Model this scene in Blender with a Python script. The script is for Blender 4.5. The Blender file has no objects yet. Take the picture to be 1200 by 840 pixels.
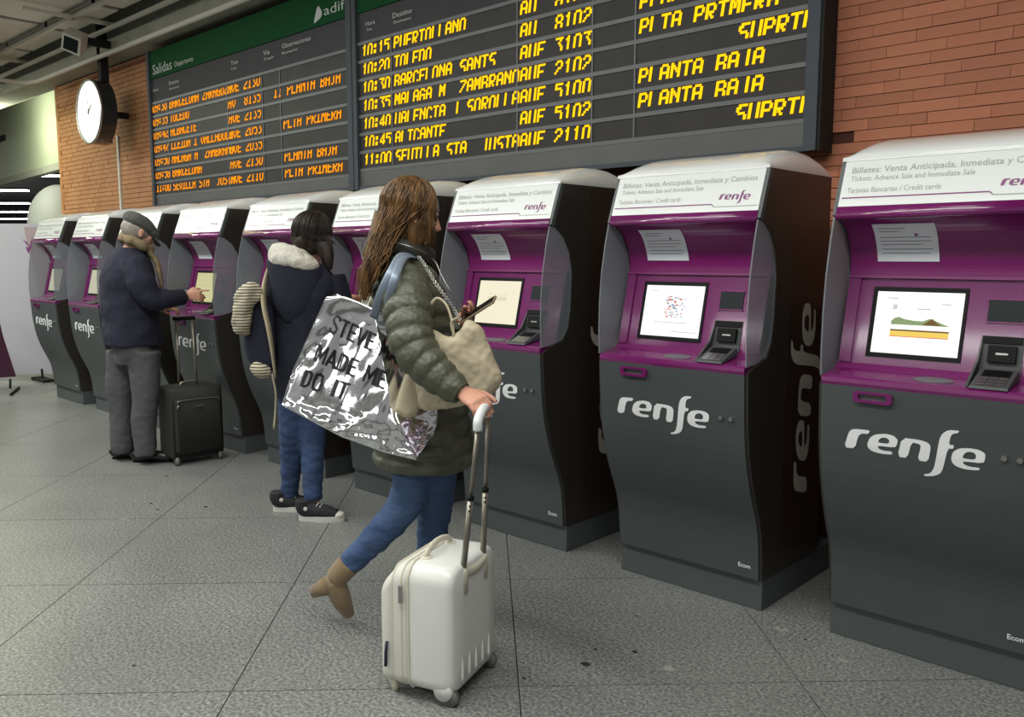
import bpy, bmesh, math, random
from math import sin, cos, pi, radians, sqrt, hypot, atan2
from mathutils import Vector, Matrix, noise
random.seed(7)
SC = bpy.context.scene
COL = SC.collection

# ------------------------------------------------------------------ camera
CAM_H, YAW, PITCH, FPX = 1.45, radians(46.866), radians(6.84), 997.6
cd = bpy.data.cameras.new('camera'); cam = bpy.data.objects.new('camera', cd); COL.objects.link(cam)
cd.sensor_width = 36.0; cd.lens = FPX / 1200 * 36.0; cd.clip_start = 0.05; cd.clip_end = 200
cam.location = (0, 0, CAM_H)
FW = Vector((-cos(YAW) * cos(PITCH), sin(YAW) * cos(PITCH), -sin(PITCH)))
cam.rotation_euler = FW.to_track_quat('-Z', 'Y').to_euler()
SC.camera = cam
RT = Vector((sin(YAW), cos(YAW), 0)); FH = Vector((-cos(YAW), sin(YAW), 0)); UP = Vector((0, 0, 1))
UC = RT.cross(FW)

# ------------------------------------------------------------------ world, exposure
w = bpy.data.worlds.new('world'); SC.world = w; w.use_nodes = True
w.node_tree.nodes['Background'].inputs[0].default_value = (0.80, 0.80, 0.78, 1)
w.node_tree.nodes['Background'].inputs[1].default_value = 0.3
SC.view_settings.view_transform = 'Standard'; SC.view_settings.look = 'None'
SC.view_settings.exposure = 0.12; SC.view_settings.gamma = 1.0; SC.view_settings.use_curve_mapping = False

# ------------------------------------------------------------------ large area lights (ceiling luminaires of the hall)
def area(name, loc, sx, sy, power, color, rot=(0, 0, 0)):
    l = bpy.data.lights.new(name, 'AREA'); l.shape = 'RECTANGLE'; l.size = sx; l.size_y = sy
    l.energy = power; l.color = color
    o = bpy.data.objects.new(name, l); COL.objects.link(o); o.location = loc; o.rotation_euler = rot
    return o
COOL = (0.98, 1.0, 0.96)
area('hall_light_near', (-1.5, 0.6, 3.72), 5.0, 0.5, 125, COOL)
area('hall_light_mid', (-6.5, 0.6, 3.72), 4.5, 0.5, 140, COOL)
area('hall_light_far', (-12.0, 1.2, 3.72), 4.5, 0.5, 200, (0.95, 1.0, 0.85))
area('hall_light_back', (-3.5, -3.5, 3.72), 10.0, 0.6, 230, COOL)

# ------------------------------------------------------------------ helpers
def P(px, py, d):
    """point on the ray of a pixel at horizontal distance d in front of the camera"""
    r = FW * FPX + RT * (px - 600) - UC * (py - 420)
    return Vector((0, 0, CAM_H)) + r * (d / r.dot(FH))

def lin(c):
    return tuple((x / 12.92 if x <= 0.04045 else ((x + 0.055) / 1.055) ** 2.4) for x in c)

def mat(name, rgb, rough=0.5, metal=0.0, var=0.0, vscale=8.0, bump=0.0, bscale=60.0, spec=0.5, coat=0.0,
        alpha=1.0, emit=None, estr=0.0, trans=0.0, rgb2=None, stretch=None, sss=0.0, sheen=0.0, coords='Object', srgb=True):
    m = bpy.data.materials.new(name); m.use_nodes = True
    nt = m.node_tree; b = nt.nodes['Principled BSDF']
    c = lin(rgb) if srgb else rgb
    b.inputs['Base Color'].default_value = (*c, 1)
    b.inputs['Roughness'].default_value = rough; b.inputs['Metallic'].default_value = metal
    b.inputs['Specular IOR Level'].default_value = spec
    b.inputs['Coat Weight'].default_value = coat; b.inputs['Coat Roughness'].default_value = 0.08
    b.inputs['Alpha'].default_value = alpha; b.inputs['Transmission Weight'].default_value = trans
    b.inputs['Subsurface Weight'].default_value = sss; b.inputs['Subsurface Radius'].default_value = (0.02, 0.008, 0.004)
    b.inputs['Sheen Weight'].default_value = sheen
    if emit:
        b.inputs['Emission Color'].default_value = (*lin(emit), 1); b.inputs['Emission Strength'].default_value = estr
    tc = nt.nodes.new('ShaderNodeTexCoord'); src = tc.outputs[coords]
    if stretch:
        mp = nt.nodes.new('ShaderNodeMapping'); mp.inputs['Scale'].default_value = stretch
        nt.links.new(src, mp.inputs[0]); src = mp.outputs[0]
    if var > 0 or rgb2:
        n = nt.nodes.new('ShaderNodeTexNoise'); n.inputs['Scale'].default_value = vscale; n.inputs['Detail'].default_value = 5
        nt.links.new(src, n.inputs['Vector'])
        r = nt.nodes.new('ShaderNodeValToRGB'); r.color_ramp.elements[0].position = 0.3; r.color_ramp.elements[1].position = 0.7
        c2 = lin(rgb2) if rgb2 else tuple(min(1, x * (1 + var)) for x in c)
        c1 = c if rgb2 else tuple(x * (1 - var) for x in c)
        r.color_ramp.elements[0].color = (*c1, 1); r.color_ramp.elements[1].color = (*c2, 1)
        nt.links.new(n.outputs[0], r.inputs[0]); nt.links.new(r.outputs[0], b.inputs['Base Color'])
    if bump > 0:
        n2 = nt.nodes.new('ShaderNodeTexNoise'); n2.inputs['Scale'].default_value = bscale; n2.inputs['Detail'].default_value = 4
        nt.links.new(src, n2.inputs['Vector'])
        bp = nt.nodes.new('ShaderNodeBump'); bp.inputs['Strength'].default_value = bump; bp.inputs['Distance'].default_value = 0.01
        nt.links.new(n2.outputs[0], bp.inputs['Height']); nt.links.new(bp.outputs[0], b.inputs['Normal'])
    return m

def emat(name, rgb, strength):
    m = bpy.data.materials.new(name); m.use_nodes = True; nt = m.node_tree
    nt.nodes.remove(nt.nodes['Principled BSDF'])
    e = nt.nodes.new('ShaderNodeEmission'); e.inputs[0].default_value = (*lin(rgb), 1); e.inputs[1].default_value = strength
    nt.links.new(e.outputs[0], nt.nodes['Material Output'].inputs[0]); return m

def spline(pts, n):
    """Catmull-Rom through pts, n samples per span"""
    pts = [Vector(p) for p in pts]
    if len(pts) < 3:
        return [pts[0].lerp(pts[1], i / n) for i in range(n + 1)]
    out = []; q = [pts[0] * 2 - pts[1]] + pts + [pts[-1] * 2 - pts[-2]]
    for i in range(len(pts) - 1):
        a, b, c, d = q[i:i + 4]
        for k in range(n):
            t = k / n
            out.append(0.5 * ((2 * b) + (c - a) * t + (2 * a - 5 * b + 4 * c - d) * t * t + (3 * b - a - 3 * c + d) * t ** 3))
    out.append(pts[-1]); return out

def spl(vals, n):
    return [v[0] for v in spline([(v, 0, 0) for v in vals], n)] if len(vals) > 1 else vals

class MB:
    def __init__(s): s.v = []; s.f = []; s.m = []; s.smooth = []
    def add(s, vs, fs, mi=0, sm=False):
        o = len(s.v); s.v += [Vector(p) for p in vs]
        for f in fs: s.f.append([o + i for i in f]); s.m.append(mi); s.smooth.append(sm)
        return s
    def hexa(s, c, mi=0):   # 8 corners: bottom loop then top loop
        return s.add(c, [(3, 2, 1, 0), (4, 5, 6, 7), (0, 1, 5, 4), (1, 2, 6, 5), (2, 3, 7, 6), (3, 0, 4, 7)], mi)
    def box(s, a, b, mi=0):
        (x0, y0, z0), (x1, y1, z1) = a, b
        return s.hexa([(x0, y0, z0), (x1, y0, z0), (x1, y1, z0), (x0, y1, z0), (x0, y0, z1), (x1, y0, z1), (x1, y1, z1), (x0, y1, z1)], mi)
    def prism(s, prof, x0, x1, mi=0, sm=False):   # profile in (y,z), extruded along x
        n = len(prof)
        s.add([(x0, y, z) for y, z in prof] + [(x1, y, z) for y, z in prof], [(i, (i + 1) % n, n + (i + 1) % n, n + i) for i in range(n)], mi, sm)
        s.add([(x0, y, z) for y, z in prof], [list(range(n))[::-1]], mi); s.add([(x1, y, z) for y, z in prof], [list(range(n))], mi)
        return s
    def grid(s, rows, mi=0, sm=True, closed=False):
        n = len(rows[0]); fs = []
        for i in range(len(rows) - 1):
            for j in range(n if closed else n - 1):
                j2 = (j + 1) % n
                fs.append((i * n + j, i * n + j2, (i + 1) * n + j2, (i + 1) * n + j))
        return s.add([p for r in rows for p in r], fs, mi, sm)
    def rings(s, rows, mi=0, cap=True, sm=True):
        s.grid(rows, mi, sm, True)
        if cap:
            n = len(rows[0])
            s.add(rows[0], [list(range(n))[::-1]], mi, sm); s.add(rows[-1], [list(range(n))], mi, sm)
        return s
    def tube(s, pts, rad, n=10, mi=0, flat=1.0, ref=None, cap=True, sub=0):
        pts = [Vector(p) for p in pts]
        if not hasattr(rad, '__len__'): rad = [rad] * len(pts)
        if sub: pts, rad = spline(pts, sub), spl(list(rad), sub)
        rows = []; u = None
        for i, p in enumerate(pts):
            t = (pts[min(i + 1, len(pts) - 1)] - pts[max(i - 1, 0)]).normalized()
            if u is None:
                r0 = Vector(ref) if ref is not None else (UP if abs(t.z) < 0.9 else Vector((1, 0, 0)))
                u = (r0 - t * r0.dot(t)).normalized()
            else:
                u = (u - t * u.dot(t)).normalized()
            v = t.cross(u); r = rad[i]
            rows.append([p + u * (r * flat * cos(2 * pi * k / n)) + v * (r * sin(2 * pi * k / n)) for k in range(n)])
        return s.rings(rows, mi, cap)
    def ell(s, c, r, ax=None, n=16, m=10, mi=0):
        c = Vector(c); ax = ax or (Vector((1, 0, 0)), Vector((0, 1, 0)), Vector((0, 0, 1)))
        rows = []
        for i in range(m + 1):
            th = pi * (0.02 + 0.96 * i / m)
            rows.append([c - ax[2] * (r[2] * cos(th)) + ax[0] * (r[0] * sin(th) * cos(2 * pi * k / n)) + ax[1] * (r[1] * sin(th) * sin(2 * pi * k / n)) for k in range(n)])
        return s.rings(rows, mi)
    def stack(s, lst, A, B, n=28, mi=0, bulge=None, sub=1, pw=2.0):
        """lst: (center, ra, rb) rings with axes A,B ; smooth interpolation"""
        cs = spline([l[0] for l in lst], sub); ra = spl([l[1] for l in lst], sub); rb = spl([l[2] for l in lst], sub)
        rows = []; L = 0
        for i, c in enumerate(cs):
            if i: L += (c - cs[i - 1]).length
            k = bulge(L) if bulge else 1.0
            row = []
            for j in range(n):
                a = 2 * pi * j / n; ca, sa = cos(a), sin(a)
                q = (abs(ca) ** pw + abs(sa) ** pw) ** (-1 / pw)
                row.append(c + A * (ra[i] * k * ca * q) + B * (rb[i] * k * sa * q))
            rows.append(row)
        return s.rings(rows, mi)
    def disc(s, c, r, A, B, n=24, mi=0):
        c = Vector(c); return s.add([c + A * (r * cos(2 * pi * k / n)) + B * (r * sin(2 * pi * k / n)) for k in range(n)], [list(range(n))], mi)
    def drum(s, c, r, A, B, N, h, n=32, mi=0):
        c = Vector(c)
        return s.rings([[c + N * t + A * (r * cos(2 * pi * k / n)) + B * (r * sin(2 * pi * k / n)) for k in range(n)] for t in (0, h)], mi, True, False)
    def me(s, name):
        me = bpy.data.meshes.new(name); me.from_pydata([tuple(v) for v in s.v], [], s.f)
        me.polygons.foreach_set('material_index', s.m); me.polygons.foreach_set('use_smooth', s.smooth); me.update()
        return me
    def build(s, name, mats, parent=None, origin=None, fix=True, bevel=0, sharp=None):
        me = s.me(name)
        for m in (mats if isinstance(mats, (list, tuple)) else [mats]): me.materials.append(m)
        return link(me, name, parent, origin, fix, bevel)

def link(me, name, parent=None, origin=None, fix=True, bevel=0):
    if fix:
        bm = bmesh.new(); bm.from_mesh(me); bmesh.ops.remove_doubles(bm, verts=bm.verts, dist=1e-6)
        bmesh.ops.recalc_face_normals(bm, faces=bm.faces)
        if bevel:
            bmesh.ops.bevel(bm, geom=[e for e in bm.edges if len(e.link_faces) == 2 and e.calc_face_angle(0) > 0.6], offset=bevel, segments=2, affect='EDGES', profile=0.5)
            for f in bm.faces: f.smooth = False
        bm.to_mesh(me); bm.free()
    o = bpy.data.objects.new(name, me); COL.objects.link(o)
    org = Vector(origin) if origin is not None else (parent.get('_o') and Vector(parent['_o']) if parent is not None else None)
    if parent is not None:
        o.parent = parent
        if '_o' in parent: me.transform(Matrix.Translation(-Vector(parent['_o']))); o['_o'] = list(parent['_o'])
    elif origin is not None:
        me.transform(Matrix.Translation(-Vector(origin))); o.location = origin; o['_o'] = list(origin)
    return o

def tag(o, label=None, cat=None, group=None, kind=None):
    if label: o['label'] = label
    if cat: o['category'] = cat
    if group: o['group'] = group
    if kind: o['kind'] = kind
    return o

def thing(name, loc, label, cat, group=None):
    o = bpy.data.objects.new(name, None); COL.objects.link(o); o.location = loc; o['_o'] = list(loc); o.empty_display_size = 0.1
    return tag(o, label, cat, group)

def remesh(o, voxel, smooth=2, disp=None):
    md = o.modifiers.new('r', 'REMESH'); md.mode = 'VOXEL'; md.voxel_size = voxel; md.use_smooth_shade = True
    if smooth:
        s = o.modifiers.new('s', 'SMOOTH'); s.iterations = smooth; s.factor = 0.5
    dg = bpy.context.evaluated_depsgraph_get(); ev = o.evaluated_get(dg)
    me = bpy.data.meshes.new_from_object(ev); old = o.data; o.modifiers.clear()
    if not me.materials:
        for m in old.materials: me.materials.append(m)
    o.data = me; bpy.data.meshes.remove(old)
    if disp:
        amp, scale, st = disp
        nrm = [v.normal.copy() for v in me.vertices]
        for v, nn in zip(me.vertices, nrm):
            q = Vector((v.co.x * st[0], v.co.y * st[1], v.co.z * st[2])) * scale
            v.co += nn * (amp * noise.noise(q) + 0.4 * amp * noise.noise(q * 2.3))
    me.polygons.foreach_set('use_smooth', [True] * len(me.polygons)); me.update()
    return o

def text_geo(s, bold=0.0, spacing=1.0):
    """2-D triangles of a text line scaled so that cap height = 1 (x,y), plus width"""
    c = bpy.data.curves.new('t', 'FONT'); c.body = s; c.size = 1.0; c.offset = bold; c.space_character = spacing; c.resolution_u = 2
    o = bpy.data.objects.new('t', c); COL.objects.link(o)
    dg = bpy.context.evaluated_depsgraph_get(); me = bpy.data.meshes.new_from_object(o.evaluated_get(dg))
    k = 1 / 0.69
    vs = [(v.co.x * k, v.co.y * k) for v in me.vertices]; fs = [list(p.vertices) for p in me.polygons]
    bpy.data.objects.remove(o); bpy.data.curves.remove(c); bpy.data.meshes.remove(me)
    x0 = min(v[0] for v in vs); x1 = max(v[0] for v in vs)
    return [(a - x0, b) for a, b in vs], fs, x1 - x0

def put_text(mb, s, f, x0, y0, h=None, width=None, mi=0, bold=0.0, shear=0.0, spacing=1.0):
    """f maps 2-D (x,y) in metres to 3-D; text starts at x0, baseline y0"""
    vs, fs, wd = text_geo(s, bold, spacing)
    sy = h if h else width / wd
    sx = width / wd if width else h
    mb.add([f(x0 + a * sx + shear * b * sy, y0 + b * sy) for a, b in vs], fs, mi); return wd * sx

def fill2d(polys):
    """fill 2-D outlines (holes allowed) -> verts, faces"""
    c = bpy.data.curves.new('t', 'CURVE'); c.dimensions = '2D'; c.fill_mode = 'FRONT'
    for p in polys:
        sp = c.splines.new('POLY'); sp.points.add(len(p) - 1); sp.use_cyclic_u = True
        for i, (a, b) in enumerate(p): sp.points[i].co = (a, b, 0, 1)
    o = bpy.data.objects.new('t', c); COL.objects.link(o)
    dg = bpy.context.evaluated_depsgraph_get(); me = bpy.data.meshes.new_from_object(o.evaluated_get(dg))
    vs = [(v.co.x, v.co.y) for v in me.vertices]; fs = [list(p.vertices) for p in me.polygons]
    bpy.data.objects.remove(o); bpy.data.curves.remove(c); bpy.data.meshes.remove(me)
    return vs, fs

def rounded(p, it=2):
    """corner cutting of a closed 2-D polygon"""
    for _ in range(it):
        q = []
        for i in range(len(p)):
            a, b = p[i], p[(i + 1) % len(p)]
            q += [(a[0] * .8 + b[0] * .2, a[1] * .8 + b[1] * .2), (a[0] * .2 + b[0] * .8, a[1] * .2 + b[1] * .8)]
        p = q
    return p

# ------------------------------------------------------------------ materials
M = {}
def granite():
    m = bpy.data.materials.new('granite'); m.use_nodes = True; nt = m.node_tree; b = nt.nodes['Principled BSDF']
    g = nt.nodes.new('ShaderNodeNewGeometry')
    n1 = nt.nodes.new('ShaderNodeTexNoise'); n1.inputs['Scale'].default_value = 85; n1.inputs['Detail'].default_value = 3
    n2 = nt.nodes.new('ShaderNodeTexNoise'); n2.inputs['Scale'].default_value = 1.3; n2.inputs['Detail'].default_value = 4
    v = nt.nodes.new('ShaderNodeTexVoronoi'); v.inputs['Scale'].default_value = 110
    for n in (n1, n2, v): nt.links.new(g.outputs['Position'], n.inputs['Vector'])
    r = nt.nodes.new('ShaderNodeValToRGB'); e = r.color_ramp.elements
    e[0].position = 0.33; e[0].color = (0.12, 0.122, 0.118, 1); e[1].position = 0.66; e[1].color = (0.36, 0.365, 0.345, 1)
    k = e.new(0.5); k.color = (0.23, 0.234, 0.223, 1)
    nt.links.new(n1.outputs[0], r.inputs[0])
    r2 = nt.nodes.new('ShaderNodeValToRGB'); r2.color_ramp.elements[0].color = (0.82, 0.82, 0.82, 1); r2.color_ramp.elements[1].color = (1.12, 1.12, 1.1, 1)
    r2.color_ramp.elements[0].position = .3; r2.color_ramp.elements[1].position = .7
    nt.links.new(n2.outputs[0], r2.inputs[0])
    mx = nt.nodes.new('ShaderNodeMix'); mx.data_type = 'RGBA'; mx.blend_type = 'MULTIPLY'; mx.inputs[0].default_value = 1
    nt.links.new(r.outputs[0], mx.inputs[6]); nt.links.new(r2.outputs[0], mx.inputs[7])
    mx2 = nt.nodes.new('ShaderNodeMix'); mx2.data_type = 'RGBA'; mx2.blend_type = 'MULTIPLY'; mx2.inputs[0].default_value = 0.3
    nt.links.new(mx.outputs[2], mx2.inputs[6]); nt.links.new(v.outputs['Distance'], mx2.inputs[7])
    nt.links.new(mx2.outputs[2], b.inputs['Base Color'])
    b.inputs['Roughness'].default_value = 0.33; b.inputs['Specular IOR Level'].default_value = 0.35
    return m
M['granite'] = granite()
M['joint'] = mat('joint', (0.22, 0.22, 0.22), 0.9)
def brickmat(name, c1, c2):
    m = mat(name, c1, 0.75, rgb2=c2, vscale=4.0, bump=0.25, bscale=90, coords='Object')
    nt = m.node_tree; b = nt.nodes['Principled BSDF']
    oi = nt.nodes.new('ShaderNodeObjectInfo'); hs = nt.nodes.new('ShaderNodeHueSaturation')
    mr = nt.nodes.new('ShaderNodeMapRange'); mr.inputs[3].default_value = 0.86; mr.inputs[4].default_value = 1.1
    nt.links.new(oi.outputs['Random'], mr.inputs[0]); nt.links.new(mr.outputs[0], hs.inputs['Value'])
    src = b.inputs['Base Color'].links[0].from_socket
    nt.links.new(src, hs.inputs['Color']); nt.links.new(hs.outputs[0], b.inputs['Base Color'])
    return m
M['brick'] = brickmat('brick', (0.68, 0.415, 0.31), (0.73, 0.47, 0.35))
M['brick_far'] = mat('brick_far', (0.64, 0.42, 0.28), 0.75, rgb2=(0.72, 0.52, 0.36), vscale=3.0, bump=0.2)
M['mortar'] = mat('mortar', (0.30, 0.17, 0.12), 0.9)
M['black'] = mat('black_side', (0.20, 0.185, 0.17), 0.33, bump=0.02)
M['grey'] = mat('grey_panel', (0.265, 0.285, 0.29), 0.42, var=0.06, vscale=2)
M['plinth'] = mat('plinth_grey', (0.30, 0.32, 0.325), 0.5)
M['white'] = mat('white_cap', (0.86, 0.865, 0.86), 0.22, coat=0.6)
M['sign'] = mat('sign_white', (0.83, 0.84, 0.83), 0.3, coat=0.3)
M['purple'] = mat('purple_gloss', (0.44, 0.11, 0.37), 0.22, coat=0.7)
M['purple_d'] = mat('purple_hood', (0.46, 0.09, 0.375), 0.32, coat=0.2)
M['logo'] = mat('logo_white', (0.90, 0.90, 0.90), 0.5)
M['logo_side'] = mat('logo_silver', (0.74, 0.72, 0.68), 0.4)
M['signtext'] = mat('sign_text', (0.60, 0.61, 0.58), 0.5)
M['purpleprint'] = mat('purple_print', (0.50, 0.24, 0.45), 0.5)
M['paper'] = mat('paper', (0.84, 0.86, 0.88), 0.7)
M['print'] = mat('print', (0.50, 0.50, 0.52), 0.7)
M['bezel'] = mat('bezel', (0.045, 0.045, 0.045), 0.55, spec=.2)
M['reader'] = mat('reader_grey', (0.27, 0.28, 0.28), 0.5)
M['window'] = mat('dark_window', (0.09, 0.115, 0.125), 0.4, spec=0.25)
M['steel'] = mat('steel', (0.66, 0.66, 0.64), 0.3, metal=0.9)
M['tray'] = mat('tray', (0.36, 0.35, 0.37), 0.45)
def wing():
    m = bpy.data.materials.new('smoked_plastic'); m.use_nodes = True; nt = m.node_tree; b = nt.nodes['Principled BSDF']
    b.inputs['Base Color'].default_value = (*lin((0.56, 0.585, 0.605)), 1); b.inputs['Roughness'].default_value = 0.28
    t = nt.nodes.new('ShaderNodeBsdfTransparent'); mx = nt.nodes.new('ShaderNodeMixShader'); mx.inputs[0].default_value = 0.52
    nt.links.new(t.outputs[0], mx.inputs[1]); nt.links.new(b.outputs[0], mx.inputs[2])
    nt.links.new(mx.outputs[0], nt.nodes['Material Output'].inputs[0]); return m
M['wing'] = wing()
M['frame'] = mat('board_frame', (0.285, 0.30, 0.325), 0.65, spec=.25)
M['boardhead'] = mat('board_head', (0.265, 0.265, 0.275), 0.7, spec=.2)
M['cell'] = mat('board_cell', (0.20, 0.19, 0.185), 0.5, spec=.25, var=0.12, vscale=6)
M['rail'] = mat('board_rail', (0.375, 0.38, 0.385), 0.45)
M['boardfoot'] = mat('board_foot', (0.33, 0.335, 0.33), 0.45, var=0.08, vscale=5)
M['green'] = mat('board_green', (0.05, 0.27, 0.14), 0.75, spec=.15)
M['boardtext'] = mat('board_text', (0.72, 0.73, 0.72), 0.5)
M['amber'] = emat('amber_led', (1.0, 0.76, 0.07), 1.4)
M['amber2'] = emat('amber_led_far', (1.0, 0.60, 0.10), 1.15)
M['ceil'] = mat('ceiling_metal', (0.84, 0.83, 0.78), 0.6, var=0.1, vscale=1.2)
M['dark'] = mat('dark_void', (0.10, 0.10, 0.095), 0.8)
M['beam'] = mat('beam', (0.62, 0.62, 0.56), 0.7, var=0.1)
M['conduit'] = mat('conduit', (0.80, 0.79, 0.75), 0.5)
M['tubelight'] = emat('tube_light', (0.98, 1.0, 0.95), 12.0)
M['clockface'] = emat('clock_face', (1.0, 1.0, 0.96), 1.6)
M['clockrim'] = mat('clock_rim', (0.16, 0.17, 0.18), 0.25, coat=0.5)
M['bulkhead'] = mat('bulkhead', (0.70, 0.73, 0.62), 0.45, var=0.06, vscale=0.7)
M['plaster'] = mat('plaster', (0.76, 0.77, 0.76), 0.5)
M['banner'] = mat('banner', (0.74, 0.73, 0.77), 0.5)
M['bannerpink'] = mat('banner_pink', (0.68, 0.60, 0.62), 0.5)
M['maroon'] = mat('maroon', (0.22, 0.03, 0.15), 0.5)

# ================================================================== STRUCTURE
WY = 4.0
# floor: sub base + granite slabs laid at 45 degrees
fl = MB().box((-22, -6, -0.08), (3.5, 8, -0.012)).build('floor', M['joint']); tag(fl, kind='structure')
a, s0, t0 = 0.965, 0.112, 2.735
slab = None; q = 1 / sqrt(2)
for i in range(-20, 8):
    for j in range(-9, 16):
        cs, ct = s0 + (i + .5) * a, t0 + (j + .5) * a
        x, y = (cs - ct) * q, (cs + ct) * q
        if not (-15.5 < x < 1.3 and -2.6 < y < 4.4): continue
        dd = x * FH.x + y * FH.y; rr = x * RT.x + y * RT.y
        if dd < 0.3 or abs(rr) > 0.75 * dd + 1.2: continue
        if slab is None:
            h = a / 2 - 0.0022
            slab = MB().box((-h, -h, -0.012), (h, h, 0)).me('floor_slab'); slab.materials.append(M['granite'])
        o = bpy.data.objects.new('floor_slab', slab); COL.objects.link(o); o.parent = fl
        o.location = (x, y, 0); o.rotation_euler = (0, 0, pi / 4)
M['stain_d'] = mat('stain_dark', (0.15, 0.15, 0.15), 0.8); M['stain_l'] = mat('stain_light', (0.60, 0.61, 0.58), 0.8)
def ground(px, py):
    r = P(px, py, 1.0) - Vector((0, 0, CAM_H)); return Vector((0, 0, CAM_H)) + r * (-CAM_H / r.z)
for (px, py, r, k) in [(686, 778, .022, 'd'), (698, 761, .010, 'd'), (744, 764, .012, 'd'), (746, 722, .008, 'd'), (944, 749, .007, 'd'),
                       (614, 795, .008, 'd'), (784, 783, .026, 'l'), (988, 774, .020, 'l'), (916, 737, .028, 'l'), (916, 736, .007, 'd'), (157, 780, .008, 'd'),
                       (145, 608, .018, 'l'), (241, 594, .016, 'd'), (195, 558, .014, 'd'), (177, 590, .012, 'd'), (185, 597, .012, 'd')]:
    g = ground(px, py); mb = MB()
    z = 0.0006 if k == 'l' else 0.0011
    mb.add([g + Vector((cos(t) * r * (1 + .25 * random.uniform(-1, 1)), sin(t) * r * .7 * (1 + .25 * random.uniform(-1, 1)), z)) for t in [2 * pi * n / 10 for n in range(10)]], [list(range(10))])
    mb.build('floor_stain', M['stain_' + k], fl)

# brick wall: individual bricks in the near part, joined courses beyond
wall = MB().box((-11.3, WY, 0), (3.5, WY + 0.3, 3.52)).build('wall_back', M['mortar']); tag(wall, kind='structure')
BL, BH = 0.25, 0.0505
bm_ = MB().box((-BL / 2 + .0009, -0.012, .0016), (BL / 2 - .0009, 0.01, BH - .0016)).me('brick'); bm_.materials.append(M['brick'])
nb = 0
far = MB(); far2 = MB()
for r in range(int(3.5 / BH)):
    z = r * BH
    off = (0, .5, .25, .75, .5, 0, .75, .25)[r % 8] * BL
    x = 1.6 - off
    while x > -11.42:
        near = (-1.78 < x < -0.35 and 1.76 < z < 2.72)
        if near and nb < 300:
            if not (x < -1.70 and 1.93 < z < 1.97):
                o = bpy.data.objects.new('brick', bm_); COL.objects.link(o); o.parent = wall
                o.location = (x, WY + random.uniform(-.0018, .0018), z); nb += 1
        else:
            dy = random.uniform(-.0015, .0015)
            if z > 1.2 and (x > -1.9 or x < -8.3) and x + BL / 2 > -11.26:
                (far if x > -6 else far2).box((max(x - BL / 2 + .0025, -11.298), WY - .012 + dy, z + .0025), (x + BL / 2 - .0025, WY + .01, z + BH - .0025))
        x -= BL
tag(far.build('brick_courses', M['brick'], wall), kind='stuff')
tag(far2.build('brick_courses', M['brick_far'], wall), kind='stuff')
MB().box((-9.62, WY - 0.03, 1.2), (-9.58, WY - .01, 2.75)).build('cable_duct', M['conduit'], wall)
# end face of the brick wall and the space behind it
tag(MB().box((-11.38, WY - .013, 0), (-11.3, WY + 2.5, 3.52)).build('wall_end', M['brick_far']), kind='structure')
# right/rear walls of the hall closing the space off camera (light coloured)
# ceiling: metal trays with gaps over a dark void
CZ = 3.8
cl = MB().box((-26, -7, CZ + .25), (4, 9, CZ + .3)).build('ceiling', M['dark']); tag(cl, kind='structure')
tr = MB().box((-.56, -.58, 0), (.56, .58, .02)).box((-.56, -.58, 0), (.56, -.55, .07)).box((-.56, .55, 0), (.56, .58, .07)).me('ceiling_tray'); tr.materials.append(M['ceil'])
for i in range(15):
    for j in range(-4, 3):
        x, y = -17.6 + i * 1.22, 2.72 + (j - 1) * 1.24 - .0
        if y > 3.0 or (y < -2.2): continue
        if abs(x + 1.5) > 40: continue
        o = bpy.data.objects.new('ceiling_tray', tr); COL.objects.link(o); o.parent = cl; o.location = (x, y, CZ)
        if j == 1:
            o = bpy.data.objects.new('ceiling_tray', tr); COL.objects.link(o); o.parent = cl; o.location = (x, 3.47, CZ - .03); o.scale = (1, .22, 1)
# closing upper row beside the slot
# beam on top of the wall
tag(MB().box((-20, 3.72, 3.50), (3.5, 4.05, 3.62)).box((-20, 3.86, 3.62), (3.5, 4.3, 4.06)).build('beam', M['beam']), kind='structure')
for k, (y, z, h) in enumerate([(3.32, 3.72, .035), (3.62, 3.66, .03), (2.66, 3.75, .03)]):
    MB().box((-13.4, y, z), (-2, y + .035, z + h)).build('ceiling_rail', M['conduit'], cl)
for x in (-12.6, -11.38, -8.94):
    MB().box((x, 2.9, 3.72), (x + .03, 3.75, 3.755)).build('cross_rail', M['ceil'], cl)
# conduit bending along the ceiling
c0 = MB(); c0.tube([Vector(p) for p in ((-11.05, 1.2, 3.47), (-11.12, 2.4, 3.47), (-11.22, 3.3, 3.47), (-11.24, 3.52, 3.47), (-11.18, 3.63, 3.47), (-11.02, 3.68, 3.47), (-8.6, 3.68, 3.47), (-5.2, 3.68, 3.47))], .024, 10)
tag(c0.build('ceiling_conduit', M['conduit'], origin=(-11.2, 3.6, 3.47)), 'pale metal conduit bending under the dark ceiling above the clock', 'pipe')

# ---------------------------------------------------------------- hall fluorescent luminaires (real fittings in the ceiling)
def luminaire(loc, L, label, mt=None):
    t = thing('ceiling_light', loc, label, 'ceiling light', 'fluorescent ceiling lights')
    x, y, z = loc
    MB().box((x - L / 2 - .03, y - .1, z), (x + L / 2 + .03, y + .1, z + .06)).build('housing', M['beam'], t)
    MB().box((x - L / 2, y - .08, z - .012), (x + L / 2, y + .08, z)).build('diffuser', mt or M['tubelight'], t)
    for dx in (-.5, .5): MB().box((x + dx * L - .006, y - .006, z + .06), (x + dx * L + .006, y + .006, CZ)).build('hanger', M['beam'], t)
    return t
luminaire((-1.0, 1.9, 3.70), 1.4, 'fluorescent ceiling light above the nearest ticket machine')
luminaire((-4.2, 1.9, 3.70), 1.4, 'fluorescent ceiling light above the walking woman')
luminaire((-7.0, 1.9, 3.70), 1.4, 'fluorescent ceiling light above the man in the flat cap')
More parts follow.
